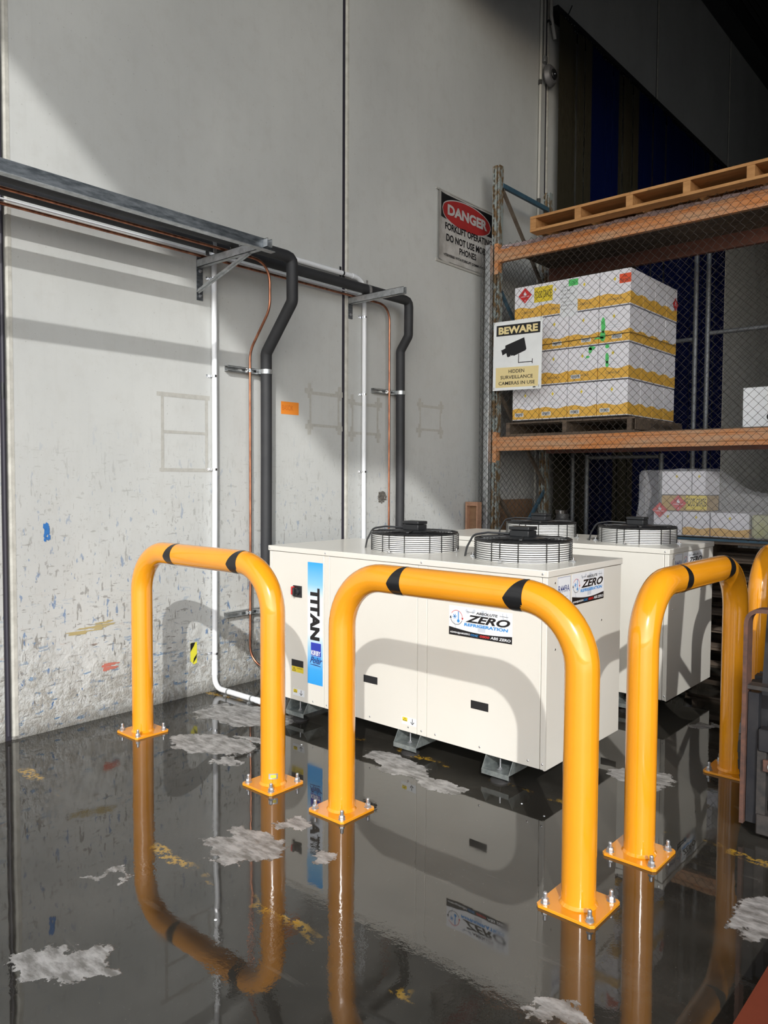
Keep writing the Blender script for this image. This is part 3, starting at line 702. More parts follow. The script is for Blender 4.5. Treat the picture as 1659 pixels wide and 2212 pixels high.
def wall_strut(label, y0, y1, z, group='strut channels on the wall'):
    t = thing('strut_channel', (D,y0,z), label, 'strut', group); m = MB(); w = .041
    m.box(D,D+.003,y0,y1,z-w/2,z+w/2); m.box(D,D+.041,y0,y1,z-w/2,z-w/2+.003); m.box(D,D+.041,y0,y1,z+w/2-.003,z+w/2)
    m.box(D+.038,D+.041,y0,y1,z-w/2,z-w/2+.010); m.box(D+.038,D+.041,y0,y1,z+w/2-.010,z+w/2)
    m.build('channel', M_galv, t, smooth=False)
    return t
def clamps(t, yc, zc, yb_, rb, h=.020):
    m = MB().lathe([(.0097,0),(.0125,0),(.0125,.026),(.0097,.026)], (-4.587,yc,zc-.013), 16)
    m.box(-4.612,-4.585,yc-.024,yc-.018,zc-.014,zc+.014); m.box(-4.612,-4.590,yc+.012,yc+.018,zc-.014,zc+.014); m.lathe([(0,0),(.006,0),(.006,.05),(0,.05)], (-4.585,yc-.022,zc), 8, Y_)
    m.build('copper_clamp', M_chrome, t)
    m = MB().lathe([(rb,0),(rb+.004,0),(rb+.004,.034),(rb,.034)], (-4.553,yb_,zc-.017), 28)
    m.box(-4.610,-4.575,yb_-rb-.010,yb_-rb+.004,zc-.017,zc+.017); m.box(-4.610,-4.57,yb_+rb-.002,yb_+rb+.012,zc-.017,zc+.017)
    m.lathe([(0,0),(.007,0),(.007,.018),(0,.018)], (-4.570,yb_+rb+.010,zc), 6, Y_)
    m.build('pipe_clamp', M_galv, t)
s1 = wall_strut('galvanised strut with clamps across the nearer copper and black pipes, at chest height', 3.515, 3.93, 2.375); clamps(s1, 3.713, 2.375, 3.842, .043)
s2 = wall_strut('galvanised strut with clamps low on the wall behind the wall-side hoop', 3.50, 3.93, .548); clamps(s2, 3.71, .548, 3.836, .043)
s3 = wall_strut('galvanised strut with clamps across the farther copper and black pipes', 5.12, 5.53, 2.355); clamps(s3, 5.315, 2.355, 5.433, .041)
def bracket(y, xt, label, brace, z=3.085):
    t = thing('wall_bracket', (D,y,z), label, 'bracket', 'cantilever brackets holding the pipes')
    m = MB(); h = .055
    m.box(D,D+.006,y-.020,y+.030,z-(.255 if brace else .15),z+.055)
    m.build('wall_plate', M_galvd, t, smooth=False)
    m = MB(); m.box(D+.006,xt,y-.020,y-.017,z-h/2,z+h/2); m.box(D+.006,xt,y+.018,y+.021,z-h/2,z+h/2)
    m.box(D+.006,xt,y-.020,y+.021,z-h/2,z-h/2+.003); m.box(D+.006,xt,y-.020,y-.012,z+h/2-.003,z+h/2); m.box(D+.006,xt,y+.013,y+.021,z+h/2-.003,z+h/2)
    m.build('arm', M_galv, t, smooth=False)
    if brace: MB().bar((D+.012,y-.012,z-.195), (xt-.19,y-.012,z-.03), .034, .006, (0,1,0)).bar((D+.012,y-.012,z-.20), (xt-.19,y-.012,z-.035), .006, .030, (0,1,0)).build('brace', M_galv, t, smooth=False)
    for dz in ([-.05,-.225] if brace else [-.115]):
        MB().lathe([(0,0),(.014,0),(.014,.003),(.010,.003),(.010,.012),(.005,.012),(.005,.022),(0,.022)], (D+.006,y+.006,z+dz), 6, X_).build('anchor_bolt', M_zinc, t)
    return t
b1 = bracket(3.295, -3.868, 'braced galvanised bracket carrying the rail end above the white conduit', True)
b2 = bracket(4.845, -4.02, 'short galvanised bracket without brace beside the wall joint', False, 3.095)
def strap(t, x, y, r, z, tall=.05):
    pts = [(x-r-.003,y,z-r-.02),(x-r-.003,y,z)]+arc((x,y,z), -X_, Z_, r+.003, 0, PI, 12)+[(x+r+.003,y,z-r-.02)]
    m = MB(); 
    P = [Vector(p) for p in pts]
    for i in range(len(P)-1):
        if (P[i+1]-P[i]).length > 1e-4: m.bar(P[i], P[i+1], .030, .003, ((P[i+1]-P[i]).cross(Y_)).normalized())
    m.obox((x-.004,y,z+r+.018), (.003,0,0), (0,.012,0), (0,0,.018))
    return m.build('pipe_strap', M_galv, t, smooth=False)
strap(b1, -4.255, 3.33, .043, 3.176); strap(b1, -4.457, 3.27, .041, 3.172); strap(b2, -4.457, 4.87, .041, 3.172)

# ------------------------------------------------------------------ things stuck on the wall
W0 = D+.0008
def wallpoly(m, pts): m.add([(D+.0012+.00012*len(m.f),y,z) for y,z in pts], [tuple(range(len(pts)))])
n1 = thing('paper_note', (D,4.16,2.075), 'small orange paper note with embossed capitals taped to the wall', 'note')
plate('paper', M_note, n1, (D,4.064,2.078), Y_, Z_, .188, .100, .001)
text('lettering', 'BASCIK', M_noteink, n1, (D+.001,4.076,2.110), Y_, Z_, .115, .040)
def tapeframe(label, y0, y1, z0, z1, wd=.026, mid=None, tabs=True):
    m = MB(); j = lambda: rnd.uniform(-.008,.008)
    def st(a, b, c, d): wallpoly(m, [(a+j()*.3,c+j()*.3),(b+j()*.3,c+j()*.3),(b+j()*.3,d+j()*.3),(a+j()*.3,d+j()*.3)])
    st(y0-wd, y1+wd*.6, z1-wd, z1); st(y0-wd*.5, y1+wd, z0, z0+wd*.9); st(y0, y0+wd*.8, z0, z1); st(y1-wd*.8, y1, z0, z1)
    if mid: st(y0, y1, mid-.009, mid+.009)
    if tabs:
        for (a, b) in ((y0,z1),(y1,z1),(y0,z0),(y1,z0)):
            st(a-.045+j(), a+.045+j(), b-.022, b+.022); st(a-.02, a+.02, b-.06+j(), b+.06+j())
    return tag(m.build('tape_residue', M_tape, None, smooth=False), label, 'tape residue', 'old tape outlines on the wall')
tapeframe('tall tape outline on the wall left of the white conduit, split by a crossbar', 2.978, 3.366, 1.610, 2.158, .030, 1.886, False)
tapeframe('square tape outline just left of the wall joint', 4.37, 4.72, 1.995, 2.285)
tapeframe('square tape outline behind the farther white conduit', 4.875, 5.22, 1.955, 2.235)
tapeframe('square tape outline right of the farther black pipe', 5.82, 6.16, 2.035, 2.285)
hz = thing('hazard_tape', (D,3.23,.23), 'torn scrap of yellow and black hazard tape low on the wall', 'tape')
poly('tape', M_haz, hz, [(.0,.02),(.03,-.01),(.056,.0),(.056,.15),(.0,.15)], (D,3.205,.235), Y_, Z_, .0012)
poly('black_stripe', M_ink, hz, [(.0,.145),(.0,.085),(.030,.125),(.042,.15),(.012,.15)], (D,3.205,.235), Y_, Z_, .0018)
poly('black_stripe', M_ink, hz, [(.022,.0),(.052,.035),(.056,.065),(.030,.035)], (D,3.205,.235), Y_, Z_, .0018)
# paint scuffs big enough to point at
for (lab, mt, y, z, wy, hz_, n_) in (('blue paint scrape on the wall, left part, head-high to the hoop', flat('blue_scrape',(.03,.16,.45),.6), 2.175, 1.235, .03, .10, 26),
                            ('long smear of dull yellow paint low on the wall', flat('yellow_scrape',(.42,.34,.16),.7), 2.47, .600, .24, .035, 16),
                            ('short red paint smear beside the wall-side hoop', flat('red_scrape',(.50,.16,.12),.7), 2.58, .33, .10, .04, 16)):
    m = MB()
    for k in range(n_):
        a = y+rnd.uniform(-.5,.5)*wy; b = z+rnd.uniform(-.5,.5)*hz_; q = rnd.uniform(.1,.35)*wy; s_ = rnd.uniform(.08,.25)*hz_
        b += (a-y)*.15
        wallpoly(m, [(a-q,b-s_*.4),(a+q*.8,b-s_),(a+q,b+s_*.5),(a-q*.7,b+s_)])
        pass
    tag(m.build('paint_scrape', mt, None, smooth=False), lab, 'paint mark')
# drilled hole with crumbling mortar
hm = MB(); cy, cz = 5.276, 1.405
for k in range(16):
    a = 2*PI*k/16+rnd.uniform(-.1,.1); rr = rnd.uniform(.036,.056)
    hm.lathe([(0,.010),(.008,.008),(.013,.001),(.013,-.002)][::-1], (D,cy+rr*math.cos(a),cz+rr*math.sin(a)), 6, X_)
hm.lathe([(.038,0),(.036,.004),(0,.002)], (D,cy,cz), 14, X_)
tag(hm.build('mortar_patch', mottled('dark_mortar',(.06,.055,.05),(.17,.16,.14),40,.9,bump=.6), None), 'crumbling dark mortar plug in the wall beside the farther copper pipe', 'mortar patch')

# DANGER sign on the wall
ds = thing('danger_sign', (D,6.55,3.72), 'white DANGER sign with red oval, fixed on the wall beside the rack post', 'sign')
m = MB(); y0, y1, z0, z1 = 6.052, 7.045, 3.722, 4.394; n_ = 10; vs = []
def cur(y): s_ = max(0, 1-(y-y0)/.18); return D+.012+.03*s_*s_
ysl = [y0+(y1-y0)*(i/24.) for i in range(25)]
for y in ysl: vs += [(cur(y),y,z0),(cur(y),y,z1)]
m.add(vs, [(2*i,2*i+2,2*i+3,2*i+1) for i in range(24)])
kk = len(m.v); m.add([(x-.003,y,z) for x,y,z in vs], [(2*i+1,2*i+3,2*i+2,2*i) for i in range(24)])
m.build('panel', M_signd, ds)
m = MB().box(D,D+.012,y0-.004,y1,z0-.022,z0+.004); m.box(D,D+.012,y0-.004,y1,z1-.004,z1+.012); m.build('timber_batten', flat('pale_batten',(.42,.41,.38),.7), ds, smooth=False)
def curved(name, mat, pts, lift):
    # pts polygon (y,z); draped over the curve as a fan of thin slices
    ya = min(p[0] for p in pts); yb_ = max(p[0] for p in pts); n = 30; vs = []
    def span(y):
        zs = []
        for i in range(len(pts)):
            (a,b),(c,d) = pts[i], pts[(i+1)%len(pts)]
            if (a-y)*(c-y) <= 0 and a != c: zs.append(b+(d-b)*(y-a)/(c-a))
        return (min(zs), max(zs)) if zs else None
    m = MB()
    for i in range(n+1):
        y = min(max(ya+(yb_-ya)*i/n, ya+1e-5), yb_-1e-5); s_ = span(y)
        vs += [(cur(y)+lift,y,s_[0]),(cur(y)+lift,y,s_[1])]
    m.add(vs, [(2*i,2*i+2,2*i+3,2*i+1) for i in range(n)]).build(name, mat, ds)
curved('black_header', M_ink, [(6.100,4.137),(7.020,4.137),(7.020,4.375),(6.100,4.375)], .001)
curved('white_rim', M_lett, ell(6.560,4.226,.440,.146,60), .002)
curved('red_oval', M_dred, ell(6.560,4.226,.428,.135,60), .003)
text('lettering', 'DANGER', M_lett, ds, (D+.016,6.222,4.183), Y_, Z_, .70, .105, .045, 0, .002)
text('lettering', 'FORKLIFT OPERATING', M_ink, ds, (D+.015,6.185,4.035), Y_, Z_, .83, .070, .03, 0, .001)
text('lettering', 'DO NOT USE MOBILE', M_ink, ds, (D+.015,6.205,3.925), Y_, Z_, .79, .072, .03, 0, .001)
text('lettering', 'PHONES', M_ink, ds, (D+.013,6.430,3.838), Y_, Z_, .30, .066, .03, 0, .001)
text('lettering', '(INTERFERES WITH FORKLIFT COMMUNICATION)', M_ink, ds, (D+.016,6.135,3.768), Y_, Z_, .86, .032, .025, 0, .001)

# conduits and round bell beside the doorway
cg = 'thin conduits by the strip curtain'
k1 = thing('thin_conduit', (D+.02,7.98,3.5), 'thin pale conduit rising up the wall left of the strip curtain', 'conduit', cg)
MB().tube([(D+.025,7.975,1.2),(D+.025,7.965,4.8),(D+.025,7.995,9.4)], .016, 10).build('pipe', flat('aged_conduit',(.50,.49,.45),.5), k1)
for z in (4.76, 6.1): MB().lathe([(.016,0),(.021,0),(.021,.05),(.016,.05)], (D+.025,7.968,z), 12).build('coupling', M_dark, k1)
k2 = thing('thin_conduit', (D+.02,8.05,6.4), 'short conduit dropping to the round bell', 'conduit', cg)
MB().tube([(D+.025,8.055,6.42),(D+.025,8.062,9.4)], .012, 8).build('pipe', flat('aged_conduit_b',(.42,.41,.38),.5), k2)
k3 = thing('waste_pipe', (D+.04,8.16,6.8), 'pale pipe ending in an elbow above the curtain corner', 'pipe', cg)
MB().tube(fillet([(D+.045,8.16,9.4),(D+.045,8.16,6.95),(D+.045,8.22,6.80),(D+.045,8.26,6.72)], .05), .022, 12).build('pipe', flat('aged_pipe',(.36,.35,.33),.5), k3)
MB().tube(arc((D+.045,8.118,6.84), -Y_, Z_, .035, 0, PI, 8), .010, 8).build('hook', M_blackp, k3)
bl = thing('alarm_bell', (D,8.10,6.27), 'round grey alarm bell with black hub on the wall by the curtain', 'alarm bell')
MB().lathe([(0,0),(.06,0),(.06,.04),(.120,.045),(.125,.06),(.112,.085),(.09,.105),(0,.11)], (D,8.12,6.245), 30, X_).build('gong', flat('grey_gong',(.20,.20,.21),.45,.3), bl)
MB().lathe([(0,.108),(.055,.108),(.060,.118),(.052,.128),(0,.13)], (D,8.12,6.245), 22, X_).build('hub', M_blackp, bl)
MB().lathe([(0,.13),(.012,.13),(.010,.136),(0,.138)], (D,8.12,6.245), 8, X_).build('nut', M_chrome, bl)
MB().box(D,D+.05,8.03,8.09,6.38,6.45).build('gland', M_galv, bl, bevel=.004)

# strip curtain hung across the doorway
sc_ = thing('strip_curtain', (D+.06,11.3,0), 'tall ribbed strip curtain in smoky and blue bands hung along the wall', 'strip curtain')
m = MB().box(D+.02,D+.10,8.22,14.45,7.02,7.08); m.box(D+.02,D+.028,8.22,14.45,6.93,7.02)
m.build('hanging_rail', M_fkdark, sc_, smooth=False)
ribc = {}
def strip_mesh(y, wd, mat):
    m = MB(); n = 6; x = D+.075; z0, z1 = .03, 6.99; rib = wd/n
    vs = []; pr_ = []
    for i in range(n*4+1):
        a = i/(n*4)*n*2*PI; pr_.append((x+.009*(1-math.cos(a))/2*1.0, y+wd*i/(n*4)))
    k = len(pr_)
    vs = [(px,py,z0) for px,py in pr_]+[(px,py,z1) for px,py in pr_]+[(px-.004,py,z0) for px,py in pr_]+[(px-.004,py,z1) for px,py in pr_]
    fs = [(i,i+1,k+i+1,k+i) for i in range(k-1)]+[(2*k+i+1,2*k+i,3*k+i,3*k+i+1) for i in range(k-1)]
    m.add(vs, fs); return m
ys_ = 8.26; i = 0
while ys_ < 14.35:
    wd = .165; yc = ys_+wd/2
    blue = (9.06 < yc < 9.87) or (yc > 10.63)
    if 13.3 < yc < 13.7: blue = False
    o = strip_mesh(ys_, wd*1.04, None).build('strip', M_stb if blue else M_stn, sc_)
    o.location.x = rnd.uniform(-.018,.030); o.rotation_euler.z = rnd.uniform(-.004,.004)
    cl = MB().lathe([(0,0),(.010,0),(.012,.006),(.006,.010),(0,.011)], (D+.102,yc,6.975), 8, X_)
    cl.build('hook_stud', M_chrome, o); MB().lathe([(0,0),(.010,0),(.012,.006),(.006,.010),(0,.011)], (D+.102,yc+.06,6.985), 8, X_).build('hook_stud', M_chrome, o); ys_ += wd; i += 1
MB().bar((D+.05,8.52,7.07), (D+.10,8.56,7.22), .012, .012).build('bent_lug', M_fkdark, sc_)

# ------------------------------------------------------------------ pallet rack
YR = 6.75; YB = 7.75; RX = -4.40
def post_mesh(x, y, z1, w_=.085, d_=.070):
    m = MB(); t_ = .0025
    # open section: front web with two rows of slots, side flanges
    m.box(x-w_/2,x-w_/2+t_,y,y+d_,0,z1); m.box(x+w_/2-t_,x+w_/2,y,y+d_,0,z1)
    xs = [x-w_/2, x-.030, x-.018, x+.018, x+.030, x+w_/2]; z = 0
    m.box(xs[0],xs[1],y-.002,y+t_,0,z1); m.box(xs[2],xs[3],y-.008,y-.004,0,z1); m.box(xs[4],xs[5],y-.002,y+t_,0,z1)
    m.box(xs[2],xs[2]+t_,y-.008,y+.002,0,z1); m.box(xs[3]-t_,xs[3],y-.008,y+.002,0,z1)
    while z < z1-.05:
        for a, b in ((xs[1],xs[2]),(xs[3],xs[4])): m.box(a,b,y-.002,y+t_,z+.028,z+.05)
        z += .05
    return m
rk = thing('pallet_rack', (-3.1,YR,0), 'worn pallet rack with orange beams and rusted blue posts behind wire mesh', 'pallet rack')
post_mesh(RX, YR, 4.76).build('upright', M_post, rk, smooth=False)
post_mesh(RX+.01, YB, 4.76).build('upright', M_post, rk, smooth=False)
post_mesh(-1.58, YR, 4.76).build('upright', M_post, rk, smooth=False)
post_mesh(-1.58, YB, 4.76).build('upright', M_blue, rk, smooth=False)
for x in (RX,-1.58):
    MB().box(x+.02,x+.05,YR+.06,YB+.02,4.545,4.590).build('tie', M_blue, rk, smooth=False)
    zz = .5; k = 0
    for z_a, z_b, mt in ((4.54,3.60,M_brace),(3.50,2.55,M_blue),(2.45,1.50,M_brace),(.55,1.45,M_blue)):
        MB().bar((x+.03,YR+.06,z_a), (x+.03,YB+.02,z_b), .035, .025, X_).build('brace', mt, rk, smooth=False)
    MB().bar((x+.0,YR+.06,1.42), (x+.0,YB,.55), .03, .03, X_).build('brace', M_brace, rk, smooth=False)
def beam(y, z0, z1, mt, sg):
    m = MB(); x0, x1 = RX+.045, -1.625; d = .05; h = z1-z0
    # profile with rolled top and stepped lower edge
    pr = [(0,z0),(0,z0+.030),(-.006*1,z0+.036),(-.010,z0+.045),(-.010,z1-.055),(-.002,z1-.045),(-.002,z1-.035),(-.010,z1-.028),(-.012,z1-.010),(-.006,z1),(d,z1),(d,z0)]
    k = len(pr); vs = [(x0,y+sg*a,b) for a,b in pr]+[(x1,y+sg*a,b) for a,b in pr]
    m.add(vs, [tuple(range(k)), tuple(range(2*k-1,k-1,-1))]+[(i,i+k,(i+1)%k+k,(i+1)%k) for i in range(k)])
    b = m.build('beam', mt, rk, smooth=False)
    for x in (x0-.012, x1):
        q = MB().box(x,x+.012,y+sg*(-.012) if sg>0 else y-.05,y+.05 if sg>0 else y+.012,z0-.10,z1+.05)
        q.box(x-.035 if x<-3 else x,x+.012 if x<-3 else x+.045,y-.014,y-.010,z0-.12,z1+.055)
        q.build('end_connector', mt, b, smooth=False)
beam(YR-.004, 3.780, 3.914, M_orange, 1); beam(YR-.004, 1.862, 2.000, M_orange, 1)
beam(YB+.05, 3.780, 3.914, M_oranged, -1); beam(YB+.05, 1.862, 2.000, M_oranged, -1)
# timber deck boards on the upper level, ragged faded front edge
for k in range(9):
    y = YR+.005+k*.112
    MB().box(-4.33,-1.64,y,y+.100,3.915,3.930).build('deck_board', M_pink if k == 0 else M_old, rk, smooth=False)
for k in range(9):
    y = YR+.03+k*.112
    MB().box(-4.33,-1.64,y,y+.09,2.001,2.012).build('deck_board', M_old, rk, smooth=False) if k % 2 == 0 else None
m = MB()
for k in range(260):
    x = -4.28+2.6*rnd.random(); s_ = rnd.uniform(.02,.075); y = YR-.022+rnd.uniform(0,.02); z = 3.922+rnd.uniform(-.020,.004)
    m.add([(x-s_,y,z-.006),(x+s_*.7,y-.006,z-.012),(x+s_,y+.004,z+.008),(x-s_*.4,y+.008,z+.014)], [(0,1,2,3)])
m.build('peeling_film', mottled('pinkish_torn_film',(.62,.50,.50),(.30,.22,.22),30,.5), rk, smooth=False, kind='stuff')

# pallet on top of the rack
def pallet(name, x0, y0, z0, bearers, L, W_, mat, label, cat='pallet', topn=7, th=.018, bh=.10, group=None, bwid=.045):
    t = thing(name, (x0+L/2,y0+W_/2,z0), label, cat, group)
    for k in range(3):
        y = y0+k*(W_-bwid*2.3)/2
        MB().box(x0,x0+L,y,y+bwid*2.3,z0,z0+th).build('bottom_board', mat, t, bevel=.002)
    for bx_ in bearers:
        MB().box(x0+bx_,x0+bx_+bwid,y0+.003,y0+W_-.003,z0+th,z0+th+bh).build('bearer', mat, t, bevel=.002)
    for k in range(topn):
        y = y0+k*(W_-.095)/(topn-1)
        MB().box(x0,x0+L,y,y+.095,z0+th+bh,z0+2*th+bh).build('deck_board', mat, t, bevel=.002)
    return t
pallet('timber_pallet', -3.875, 6.535, 3.932, [0,.464,.955,1.45,1.95,2.29], 2.35, 1.10, M_pine, 'long fresh pine pallet lying empty on top of the rack', group='timber pallets', topn=12, th=.025, bh=.095, bwid=.062)
pb = pallet('timber_pallet', -4.285, YR+.05, 2.013, [0,.64,1.295], 1.37, 1.17, M_old, 'grey weathered pallet under the tall stack of cartons', group='timber pallets')
pb2 = plate('side_board', M_old, pb, (-2.915,YR+.055,2.034), Y_, Z_, 1.15, .095, .010)
text('lettering', 'DAVIS TRADING', M_ink, pb2, (-2.904,YR+.40,2.060), Y_, Z_, .55, .045, .01)

# cartons on the pallet
bw, bd, bh_ = .309, .287, .334
pos_h = ['leftmost', 'second from left', 'third from left', 'right corner']; rows = ['bottom', 'second', 'third', 'top']
CX0, CY0, CZ0 = -4.238, 6.85, 2.171
g_ = .006
me_box = MB().box(0,bw-g_,0,bd-g_,0,bh_-g_)
def carton_box(x, y, z, label, group, w_=bw, d_=bd, h_=bh_, mat=M_carton):
    t = MB().box(x,x+w_-g_,y,y+d_-g_,z,z+h_-g_).build('carton', mat, None, smooth=False, bevel=.003)
    return tag(t, label, 'carton', group)
def barcode(par, x, z, y=6.8495, w_=.10, h_=.038):
    b = plate('barcode', M_white, par, (x,y,z), X_, Z_, w_, h_, .0004)
    m = MB()
    for k in range(18):
        a = x+.008+k*(w_-.016)/18; m.add([(a,y-.0006,z+.005),(a+rnd.uniform(.0012,.0035),y-.0006,z+.005),(a+.003,y-.0006,z+h_-.005),(a,y-.0006,z+h_-.005)], [(0,1,2,3)])
    m.build('bars', M_ink, b, smooth=False)
for rr in range(4):
    z = CZ0+rr*.339
    for c in range(4):
        x = CX0+c*bw+(rr*.004)
        o = carton_box(x, CY0, z, 'white and mustard carton, %s of the %s row facing the mesh' % (pos_h[c], rows[rr]), 'cartons stacked on the rack pallet')
        if rr in (0,1,2) and (rr, c) not in ((1,0),(2,0)):
            if not (rr == 1 and c in (1,3)): barcode(o, x+.03+(.1 if rr == 2 else 0), z+.035)
        if rr in (1,3): text('lettering', 'CANOLA', M_brace, o, (x+.08,CY0,z+.052), X_, Z_, .14, .022, .01)
        poly('emblem', M_ylab, o, [(0,-.02),(.014,.004),(.004,.01),(0,.026),(-.006,.008),(-.016,.002)], (x+.15,CY0,z+.245), X_, Z_, .0008)
        text('lettering', 'Formule' if False else 'CANOLA', M_pale, o, (x+.11,CY0,z+.185), X_, Z_, .085, .018)
        for q in range(2): poly('print_line', M_pale, o, [(0,0),(.11,0),(.11,.004),(0,.004)], (x+.10,CY0,z+.160-q*.020), X_, Z_, .0008)
    for k in range(1,4):
        o = carton_box(CX0+3*bw+rr*.004, CY0+k*bd, z, 'white and mustard carton, %s back in the %s row of the shaded side' % (['','first','second','third'][k], rows[rr]), 'cartons stacked on the rack pallet')
        text('lettering', 'CANOLA', M_pale, o, (CX0+4*bw+rr*.004-g_,CY0+k*bd+.08,z+.185), Y_, Z_, .12, .018)
def sticker(name, label, mat, o, u_, w_, h_, words=None, wm=M_ink):
    t = thing(name, o, label, 'sticker', None); plate('backing', mat, t, o, u_, Z_, w_, h_, .0008)
    if words:
        for (s, a, b, c, d) in words: text('lettering', s, wm, t, Vector(o)+u_*a+Z_*b, u_, Z_, c, d, .0, 0, .0016)
    return t
yf_ = CY0-.0012
sticker('grade_sticker', 'yellow FOOD GRADE sticker on the tall stack of cartons', M_ylab, (-4.0,yf_,3.335), X_, .205, .150, [('FOOD GRADE',.010,.040,.185,.070)])
sticker('paper_sheet', 'white delivery sheet stuck on the tall stack of cartons', M_white, (-3.712,yf_-.0006,3.150), X_, .188, .325, [(s_, .012, .285-i_*.036, .09+.05*((i_*37)%3)/2, .012) for i_, s_ in enumerate(('CANOLA','OIL','CARTONS','BEST BEFORE','STORE COOL','KEEP DRY','TOTAL'))])
sticker('green_sticker', 'small green sticker on the corner of the white delivery sheet', M_lime, (-3.621,yf_-.0022,3.440), X_, .098, .062, [('OK',.03,.015,.04,.03)])
sticker('orange_sticker', 'red-orange sticker high at the right corner of the carton stack', flat('fluoro_orange',(.80,.10,.03),.5), (-3.105,yf_,3.385), X_, .112, .085, [('TOP ONLY',.01,.012,.09,.026),('TOP',.035,.05,.035,.018)])
def diamond(label, o, s, words=True, u_=X_):
    t = thing('hazard_diamond', o, label, 'sticker', 'red flammable diamonds')
    o = Vector(o); poly('backing', M_red, t, [(0,-s),(s,0),(0,s),(-s,0)], o, u_, Z_, .0012)
    m = MB(); nn = u_.cross(Z_)
    fl = [(-.22,.05),(-.1,.0),(.12,.0),(.22,.08),(.2,.28),(.1,.2),(.05,.42),(-.06,.55),(-.05,.32),(-.16,.36)]
    m.add([o+u_*a*s+Z_*b*s+nn*.002 for a,b in fl], [tuple(range(len(fl)))]); m.build('flame', M_white, t, smooth=False)
    text('lettering', 'FLAMMABLE LIQUID', M_white, t, o-u_*s*.62-Z_*s*.22, u_, Z_, s*1.24, s*.15, .02, 0, .002)
    text('lettering', '3', M_white, t, o-u_*s*.06-Z_*s*.75, u_, Z_, s*.12, s*.2, .02, 0, .002)
diamond('red flammable diamond at the top left of the carton stack', (-4.105,yf_,3.424), .078)
diamond('red flammable diamond on the shaded side of the carton stack', (CX0+4*bw+.012,7.93,3.36), .070, True, Y_)
# green spray marks across two carton rows
m = MB()
for (cx, cz, rx, rz) in ((-3.258,3.02,.022,.075),(-3.262,2.92,.028,.05),(-3.30,2.905,.05,.008),(-3.37,2.82,.035,.018),(-3.385,2.80,.018,.03),(-3.215,2.82,.022,.02),(-3.215,2.71,.018,.05),(-3.215,2.655,.016,.03),(-3.41,2.74,.02,.012)):
    q = [(a+rnd.uniform(-.003,.003), b+rnd.uniform(-.003,.003)) for a,b in ell(cx,cz,rx,rz,16)]
    m.add([(a,yf_-.001,b) for a,b in q], [tuple(range(16))])
tag(m.build('spray_mark', M_lime, None, smooth=False), 'bright green spray paint marks across the middle rows of cartons', 'paint mark')
# black tie band round the third row
tag(MB().tube([(-3.95,yf_-.004,2.905),(-3.0,yf_-.004,2.925),(-2.985,6.86,2.925),(-2.985,7.98,2.945)], .003, 6).build('pallet_strap', M_blackp), 'thin black strap round the tall stack of cartons', 'strap')

# white container on the rack at the right edge
wbx = thing('white_box', (-1.83,6.95,2.012), 'plain white box with a dark hole on the rack at the right edge', 'box')
MB().box(-2.022,-1.665,6.92,7.45,2.013,2.352).build('body', M_white, wbx, bevel=.006)
MB().lathe([(0,0),(.032,0),(.032,.003),(0,.003)], (-1.80,6.92,2.10), 20, -Y_).build('hole', M_ink, wbx)

# stack of old pallets with wrapped cartons
for k in range(7):
    pallet('timber_pallet', -2.90+.01*(k%3), 6.72+.012*(k%2), k*.1505, [0,.56,1.12], 1.17, 1.10, M_old, ['grey pallet at the very bottom','second grey pallet from the floor','third grey pallet from the floor','fourth grey pallet from the floor','fifth grey pallet from the floor','grey pallet just under the top one','topmost grey pallet'][k]+' in the pile beyond the units', topn=5, th=.020, bh=.108, group='timber pallets')
tag(MB().box(-2.92,-1.60,6.700,6.712,1.058,1.078).build('edge_rail', M_blue, None, smooth=False), 'blue metal edge strip along the top of the pallet pile', 'rail')
LZ = 1.080
def lowbox(x, w_, z, h_, lab, y=6.9, d_=.38, mat=M_carton):
    o = carton_box(x, y, z, lab, 'cartons under the clear wrap', w_, d_, h_, mat)
    poly('emblem', M_ylab, o, [(0,-.014),(.012,.004),(.004,.01),(0,.02),(-.006,.008),(-.014,.002)], (x+w_/2,y,z+h_*.75), X_, Z_, .0008)
    return o
lowbox(-2.760, .262, LZ, .216, 'wrapped white carton at the left end of the lower row', mat=M_cartonw)
lowbox(-2.497, .236, LZ, .216, 'second wrapped white carton of the lower row')
lowbox(-2.255, .320, LZ, .216, 'wide wrapped white carton at the right of the lower row')
lowbox(-2.690, .385, LZ+.218, .14, 'flat mustard carton in the middle of the wrapped pile', mat=flat('mustard_carton',(.50,.32,.08),.5))
lowbox(-2.690, .268, LZ+.360, .215, 'wrapped white carton on top of the pile, left', mat=M_cartonw)
lowbox(-2.420, .120, LZ+.360, .215, 'narrow shaded carton on top of the pile, right', mat=M_cartonw)
tag(MB().box(-1.925,-1.66,6.90,7.3,LZ,LZ+.20).build('sack', mottled('yellow_green_sack',(.45,.45,.16),(.55,.54,.35),9,.4), None, smooth=False, bevel=.02), 'dull yellow wrapped sack at the right end of the wrapped pile', 'sack')
sticker('grade_sticker', 'crumpled yellow FOOD GRADE sticker on the wrapped low pile', M_ylab, (-2.468,6.892,1.310), X_, .180, .125, [('FOOD GRADE',.006,.03,.168,.07)])
diamond('red flammable diamond on the wrapped pile beside the yellow sticker', (-2.535,6.888,1.365), .072)
diamond('red flammable diamond at the left corner of the wrapped pile', (-2.700,6.888,1.300), .070)
m = MB(); n = 34; vs = []
def film_top(x):
    if x < -2.30: return 1.668-.012*((x+2.5)/.3)**2
    if x < -2.05: return 1.66-(x+2.30)/.25*.19
    return 1.47-(x+2.05)/.40*.06
